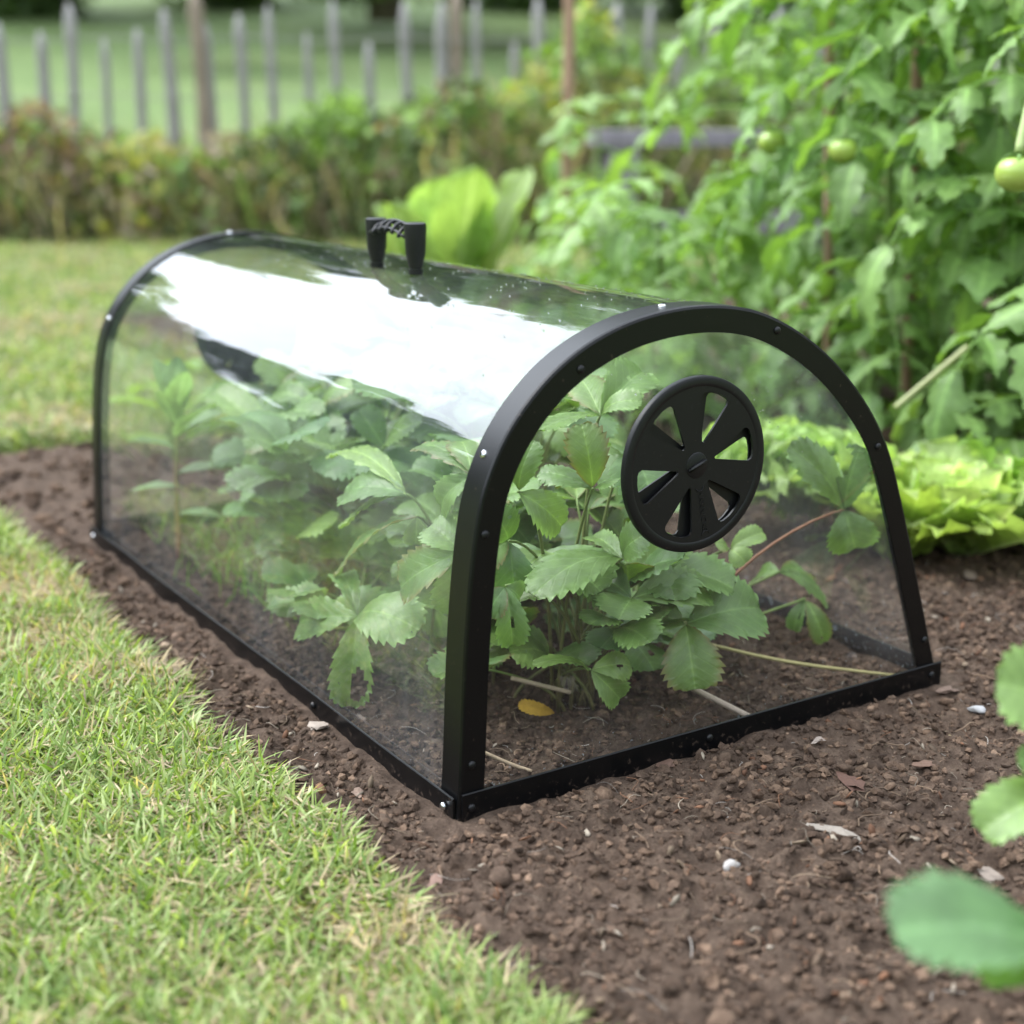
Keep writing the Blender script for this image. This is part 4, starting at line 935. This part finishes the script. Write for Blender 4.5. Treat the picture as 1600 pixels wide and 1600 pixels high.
# ------------------------------------------------------------------ weeds along the fence
def weeds(s, off, w, h, n, cols, lab, seed, ls=.06, grassy=.30, name='weed_clump'):
    g = np.random.default_rng(seed); b = C0 + dirf * s - nf * off; t = empty(name, tuple(b), lab, 'weeds', 'weeds along the fence')
    mb = MB(); x = g.normal(0, w / 2.4, n); y = g.normal(0, .10, n); hh = h * (1 - .5 * np.clip(np.abs(x) / w, 0, 1)) * 1.25 * (g.uniform(.05, 1.1, n) ** 1.7)
    P = b + dirf * x[:, None] + nf * y[:, None]; P[:, 2] = hh
    cl_ = fbm(x * 5 + seed, hh * 7, 3, seed); ci = np.clip((cl_ * 2.6 - .8) * len(cols) + g.normal(0, .35, n), 0, len(cols) - 1).astype(int)
    c = np.array(cols)[ci] * g.uniform(.6, 1.3, (n, 1)); a = nrm(g.normal(0, 1, (n, 3))); d = nrm(g.normal(0, 1, (n, 3)) + (0, 0, -.2)); sd_ = nrm(np.cross(a, d))
    l = ls * g.uniform(.6, 1.4, n)[:, None]; q = .34 * l
    V = np.stack([P, P + d * l * .5 + sd_ * q, P + d * l + a * l * .12, P + d * l * .5 - sd_ * q], 1)
    mb.add(V.reshape(-1, 3), [np.arange(n * 4).reshape(n, 4)], np.repeat(c, 4, 0)); mb.build('foliage', M['weed'], t)
    m = int(n * grassy); mb = MB(); x = g.normal(0, w / 2.2, m); y = g.normal(0, .1, m); B = b + dirf * x[:, None] + nf * y[:, None]; H = h * g.uniform(.3, 1.25, m)[:, None]
    ln = g.normal(0, .35, (m, 3)); ln[:, 2] = 1; up = nrm(ln); mid = B + up * H * .6; tp = mid + nrm(up + g.normal(0, .5, (m, 3))) * H * .4; sw = np.cross(up, nrm(g.normal(0, 1, (m, 3)))) * .008
    V = np.stack([B - sw, B + sw, mid + sw, mid - sw, tp], 1); k5 = (np.arange(m) * 5)[:, None]
    dc = np.where(g.random((m, 1)) < .6, np.array([[.46, .38, .28]]), np.array([[.24, .32, .12]])) * g.uniform(.5, 1.1, (m, 1))
    mb.add(V.reshape(-1, 3), [k5 + np.array([[0, 1, 2, 3]]), k5 + np.array([[3, 2, 4]])], np.repeat(dc, 5, 0)); mb.build('dry_stalks', M['weed'], t)
BR = (.27, .19, .15); BR2 = (.38, .31, .25); GR = (.17, .27, .09); GL = (.24, .37, .10); YE = (.42, .42, .12); DK = (.09, .13, .05)
weeds(-2.95, .16, .8, .36, 2200, [BR, BR2, GR, BR2], 'brown dried weeds at the fence foot by the outermost stakes', 1)
weeds(-2.25, .14, .65, .44, 2600, [BR, GR, BR2, DK, GR], 'brownish weeds with dark green leaves against the grey stakes', 2)
weeds(-1.75, .12, .5, .34, 1600, [GR, YE, BR2, YE], 'weeds with a splash of yellow leaves at the fence foot', 3)
weeds(-1.35, .14, .65, .34, 1600, [BR2, GR, BR, DK], 'straw-coloured weeds around the thick brown post', 4)
weeds(-.80, .22, .7, .46, 3000, [DK, GR, GL, GR, GL], 'bright green leafy weeds in front of the fence, above the far end of the ridge', 5, .06)
weeds(-.25, .16, .7, .52, 2800, [GR, BR, GL, DK], 'mixed weeds round the dark fence post near the romaine', 6, .06)
weeds(.35, .15, .55, .75, 3000, [GR, GL, YE, DK], 'tall weeds with yellowish leaves behind the romaine', 7, .06)
weeds(1.1, .15, .6, .65, 2600, [GR, DK, GL], 'green weeds behind the pinkish cane', 8, .06)
weeds(1.95, .2, .6, .6, 2200, [DK, GR, BR], 'dark weeds behind the grey bench', 9, .06)
weeds(2.9, .15, .7, .8, 2200, [DK, GR, GL], 'weeds at the fence hidden by the tomato row', 10, .06)
g = np.random.default_rng(15); n = 9000; sx_ = g.uniform(-4.5, 4.5, n); ox = g.uniform(.12, 1.6, n); B = C0 + dirf * sx_[:, None] + nf * ox[:, None]; H = g.uniform(.15, .62, n)[:, None] * (.6 + .8 * vnoise(sx_ * 1.6, ox * 2, 6))[:, None]
up = nrm(g.normal(0, .28, (n, 3)) + (0, 0, 1)); mid = B + up * H * .6; tp = mid + nrm(up + g.normal(0, .6, (n, 3))) * H * .4; sw = np.cross(up, nrm(g.normal(0, 1, (n, 3)))) * .007; k5 = (np.arange(n) * 5)[:, None]
cc = np.where(g.random((n, 1)) < .45, np.array([[.34, .30, .20]]), np.array([[.17, .26, .08]])) * g.uniform(.7, 1.3, (n, 1)); mb = MB()
mb.add(np.stack([B - sw, B + sw, mid + sw, mid - sw, tp], 1).reshape(-1, 3), [k5 + np.array([[0, 1, 2, 3]]), k5 + np.array([[3, 2, 4]])], np.repeat(cc, 5, 0))
tag(mb.build('tall_grass', M['weed']), 'uncut pale grass standing just behind the fence', 'grass', kind='stuff')
# small leafy plant beyond the far end of the cloche, and one more on the lawn edge
def leafy(loc, n, L, g, lab, seed, name='leafy_plant'):
    t = empty(name, loc, lab, 'plant'); gg = np.random.default_rng(seed)
    for i in range(n):
        mb = MB(); az = i * 2.4; b = np.array(loc) + np.array([math.cos(az), math.sin(az), 0]) * L * .3 * gg.random() + (0, 0, gg.uniform(.02, .16)); oblong(mb, b, az, gg.uniform(-.2, .9), gg.uniform(-.6, .2), L, L * .55, np.array(g) * gg.uniform(.7, 1.3), seed + i)
        o = mb.build('leaf', M['lettuce'], t); mb = MB(); tube(mb, bez(loc, np.array(loc) + (0, 0, .05), b - (0, 0, .02), b, 6), .002, 5, (.2, .3, .08)); mb.build('stalk', M['stalk'], o)
mb = MB(); g = np.random.default_rng(91); n = 420
x = np.concatenate([g.normal(.13, .05, n // 2), g.normal(.30, .12, n - n // 2)]); y = np.concatenate([g.normal(.70, .10, n // 2), g.normal(.84, .10, n - n // 2)]); k = (x > .03) & (x < .53) & (y < .97); x, y = x[k], y[k]; n = len(x)
az = g.uniform(0, 6.28, n); ln = g.uniform(.02, .085, n); le = g.uniform(.1, .9, n); D = np.stack([np.cos(az) * np.sin(le), np.sin(az) * np.sin(le), np.cos(le)], 1); B = np.stack([x, y, 0 * x], 1)
sw = nrm(np.cross(D, g.normal(0, 1, (n, 3)))) * .0014; md = B + D * ln[:, None] * .6; tp = md + nrm(D + np.stack([np.cos(az), np.sin(az), -.4 + 0 * az], 1) * .7) * ln[:, None] * .4
k5 = (np.arange(n) * 5)[:, None]; mb.add(np.stack([B - sw, B + sw, md + sw, md - sw, tp], 1).reshape(-1, 3), [k5 + np.array([[0, 1, 2, 3]]), k5 + np.array([[3, 2, 4]])], np.repeat(np.array([[.13, .24, .05]]) * g.uniform(.7, 1.5, (n, 1)), 5, 0))
tag(mb.build('grass', M['grass']), 'sparse grass and weed sprouts growing under the far half of the cloche', 'grass', kind='stuff')
leafy((.27, 1.42, 0), 9, .10, (.22, .36, .04), 'small bright yellow-green plant poking out past the far arch', 31)
leafy((.42, 1.32, 0), 26, .12, (.14, .25, .05), 'leafy green plant seen through the far end of the cloche', 32)
leafy((.60, 1.36, 0), 24, .11, (.12, .22, .05), 'second leafy plant seen through the far end, nearer the bed', 33)

# ------------------------------------------------------------------ distant trees
def tree(label, n, seed, H=8.5):
    g = np.random.default_rng(seed); t = empty('tree', (0, 0, 0), label, 'tree', 'trees beyond the meadow')
    mb = MB(); tr = np.c_[.1 * np.sin(np.linspace(0, 3, 9)), .1 * np.cos(np.linspace(0, 2, 9)), np.linspace(-.2, H * .75, 9)]; tube(mb, tr, np.linspace(.26, .05, 9), 8)
    ends = []
    for k in range(11):
        a = g.uniform(0, 6.28); z = g.uniform(.18, .7) * H; e = g.uniform(.2, .8); L = H * g.uniform(.16, .34); s = np.array([0, 0, z]); q = s + L * np.array([math.cos(a) * math.cos(e), math.sin(a) * math.cos(e), math.sin(e)])
        tube(mb, bez(s, s + (q - s) * .3, q - (0, 0, .2), q, 6), np.linspace(.09, .025, 6), 5); ends.append(q)
    mb.build('trunk', M['bark'], t)
    cs = ends + [np.array([g.normal(0, .1) * H, g.normal(0, .1) * H, H * g.uniform(.0, .92)]) for _ in range(30)]
    mb = MB(); per = int(n * 1.35) // len(cs)
    for c in cs:
        r = H * g.uniform(.09, .17); d = nrm(g.normal(0, 1, (per, 3))) * (r * g.random(per)[:, None] ** .45); P = c + d; P[:, 2] = np.maximum(P[:, 2], .1)
        a = nrm(g.normal(0, 1, (per, 3))); b = nrm(np.cross(a, g.normal(0, 1, (per, 3)))); l = .11 * g.uniform(.6, 1.4, per)[:, None]
        V = np.stack([P - a * l, P + b * l * .6, P + a * l, P - b * l * .6], 1); cc = np.array([.075, .125, .04]) * g.uniform(.7, 1.4) * g.uniform(.6, 1.4, (per, 1))
        mb.add(V.reshape(-1, 3), [np.arange(per * 4).reshape(per, 4)], np.repeat(cc, 4, 0))
    mb.build('crown', M['tree'], t); return t
def copy_tree(o, parent=None):
    c = o.copy(); COL.objects.link(c); c.parent = parent
    for ch in o.children: copy_tree(ch, c)
    return c
base_trees = [tree('', 26000, s, h) for s, h in ((501, 8.4), (502, 7.4), (503, 9.0))]
TL = ['broad tree beyond the meadow behind the outermost fence stakes', 'tree beyond the meadow above the yellow-leaved weeds', 'tree rising beyond the meadow over the thick brown post', 'tree beyond the fence over the romaine lettuce', 'tree behind the pinkish cane, far off', 'far tree standing behind the grey bench', 'far tree behind the tomato row', 'far tree behind the last tomato plant']
AZ = [15, 21.5, 27.5, 33.5, 39, 44, 49.5, 56]
for i, (lab, az) in enumerate(zip(TL, AZ)):
    b = base_trees[i % 3]; o = b if i < 3 else copy_tree(b)
    d = 24 + 4 * math.sin(i * 2.3); o.location = (-.55 + d * math.sin(R(az)), -.96 + d * math.cos(R(az)), 1.95); o.rotation_euler = (0, 0, i * 1.9)
    sc = .86 * (1 + .13 * math.sin(i * 3.7)); o.scale = (sc, sc, sc); o['label'] = lab

# far wood all round the garden, seen in the picture only as reflections in the cover and the frame
g = np.random.default_rng(77); mb = MB()
for az in list(range(-75, 10, 4)) + list(range(72, 282, 7)):
    d0 = 25 + g.uniform(-2, 4); H = g.uniform(6.1, 6.7) if az > 1 else g.uniform(7.2, 7.9) if az > -13 else g.uniform(4.2, 7.8); c0 = np.array([-.55 + d0 * math.sin(R(az)), -.96 + d0 * math.cos(R(az)), 1.8])
    tube(mb, [c0, c0 + (0, 0, H * .4), c0 + (.2, .1, H * .8)], [.25, .16, .05], 6, (.08, .06, .05))
    for q in range(16):
        c = c0 + (g.normal(0, .15) * H, g.normal(0, .15) * H, H * g.uniform(.06, .93)); r = H * g.uniform(.1, .19); per = 330
        P = c + nrm(g.normal(0, 1, (per, 3))) * (r * g.random(per)[:, None] ** .45); a = nrm(g.normal(0, 1, (per, 3))); b = nrm(np.cross(a, g.normal(0, 1, (per, 3)))); l = .19 * g.uniform(.6, 1.5, per)[:, None]
        V = np.stack([P - a * l, P + b * l * .6, P + a * l, P - b * l * .6], 1); cc = np.array([.045, .085, .022]) * g.uniform(.7, 1.3) * g.uniform(.6, 1.4, (per, 1))
        mb.add(V.reshape(-1, 3), [np.arange(per * 4).reshape(per, 4)], np.repeat(cc, 4, 0))
tag(mb.build('wood', M['tree']), 'dark far-off wood around the garden', 'wood', kind='stuff')

# ------------------------------------------------------------------ world, sun, camera
w = bpy.data.worlds.new('World'); SC.world = w; w.use_nodes = True; nt = w.node_tree
for n in list(nt.nodes): nt.nodes.remove(n)
SAZ, SEL = R(-38), R(52)          # direction of the veiled sun: azimuth from +Y towards +X
sv = (math.sin(SAZ) * math.cos(SEL), math.cos(SAZ) * math.cos(SEL), math.sin(SEL))
out = nt.nodes.new('ShaderNodeOutputWorld'); bg = nt.nodes.new('ShaderNodeBackground'); bg.inputs['Strength'].default_value = .12
sky = nt.nodes.new('ShaderNodeTexSky'); sky.sky_type = 'NISHITA'; sky.sun_disc = False; sky.sun_elevation = SEL; sky.sun_rotation = SAZ
tc = nt.nodes.new('ShaderNodeTexCoord').outputs['Generated']
dp = nt.nodes.new('ShaderNodeVectorMath'); dp.operation = 'DOT_PRODUCT'; nt.links.new(tc, dp.inputs[0]); dp.inputs[1].default_value = sv
lobe = math_(nt, 'POWER', math_(nt, 'MAXIMUM', dp.outputs['Value'], 0), 3.5)
cn = noise(nt, 2.6, 5, .55, tc, .3).outputs['Fac']
lum = math_(nt, 'MULTIPLY', math_(nt, 'ADD', 8.0, math_(nt, 'MULTIPLY', lobe, 20.0)), math_(nt, 'ADD', .6, math_(nt, 'MULTIPLY', cn, .8)))
cc = nt.nodes.new('ShaderNodeVectorMath'); cc.operation = 'SCALE'; cc.inputs[0].default_value = (.90, .975, 1.08); nt.links.new(lum, cc.inputs['Scale'])
nt.links.new(mixc(nt, sky.outputs[0], cc.outputs[0], .92), bg.inputs['Color']); nt.links.new(bg.outputs[0], out.inputs['Surface'])
sl = bpy.data.lights.new('sun', 'SUN'); sl.energy = 1.2; sl.angle = R(24); sl.color = (1, .96, .9)
so = bpy.data.objects.new('sun', sl); COL.objects.link(so); so.rotation_euler = Vector(sv).to_track_quat('Z', 'Y').to_euler()

cd = bpy.data.cameras.new('camera'); cam = bpy.data.objects.new('camera', cd); COL.objects.link(cam); SC.camera = cam
cam.location = tuple(CAM); yaw, pitch = .566578, .264601
cam.rotation_euler = (math.pi / 2 - pitch, 0, -yaw); cd.sensor_width = 36; cd.lens = 51.231; cd.clip_start = .02; cd.clip_end = 1000
cd.dof.use_dof = True; cd.dof.focus_distance = 1.30; cd.dof.aperture_fstop = 3.3
SC.view_settings.view_transform = 'Standard'; SC.view_settings.look = 'None'; SC.view_settings.gamma = 1; SC.view_settings.exposure = 1.28
SC.render.engine = 'CYCLES'; cy = SC.cycles; cy.max_bounces = 10; cy.transparent_max_bounces = 24; cy.diffuse_bounces = 4; cy.glossy_bounces = 4; cy.transmission_bounces = 6
cy.use_denoising = True; cy.sample_clamp_indirect = 6; cy.caustics_reflective = False; cy.caustics_refractive = False
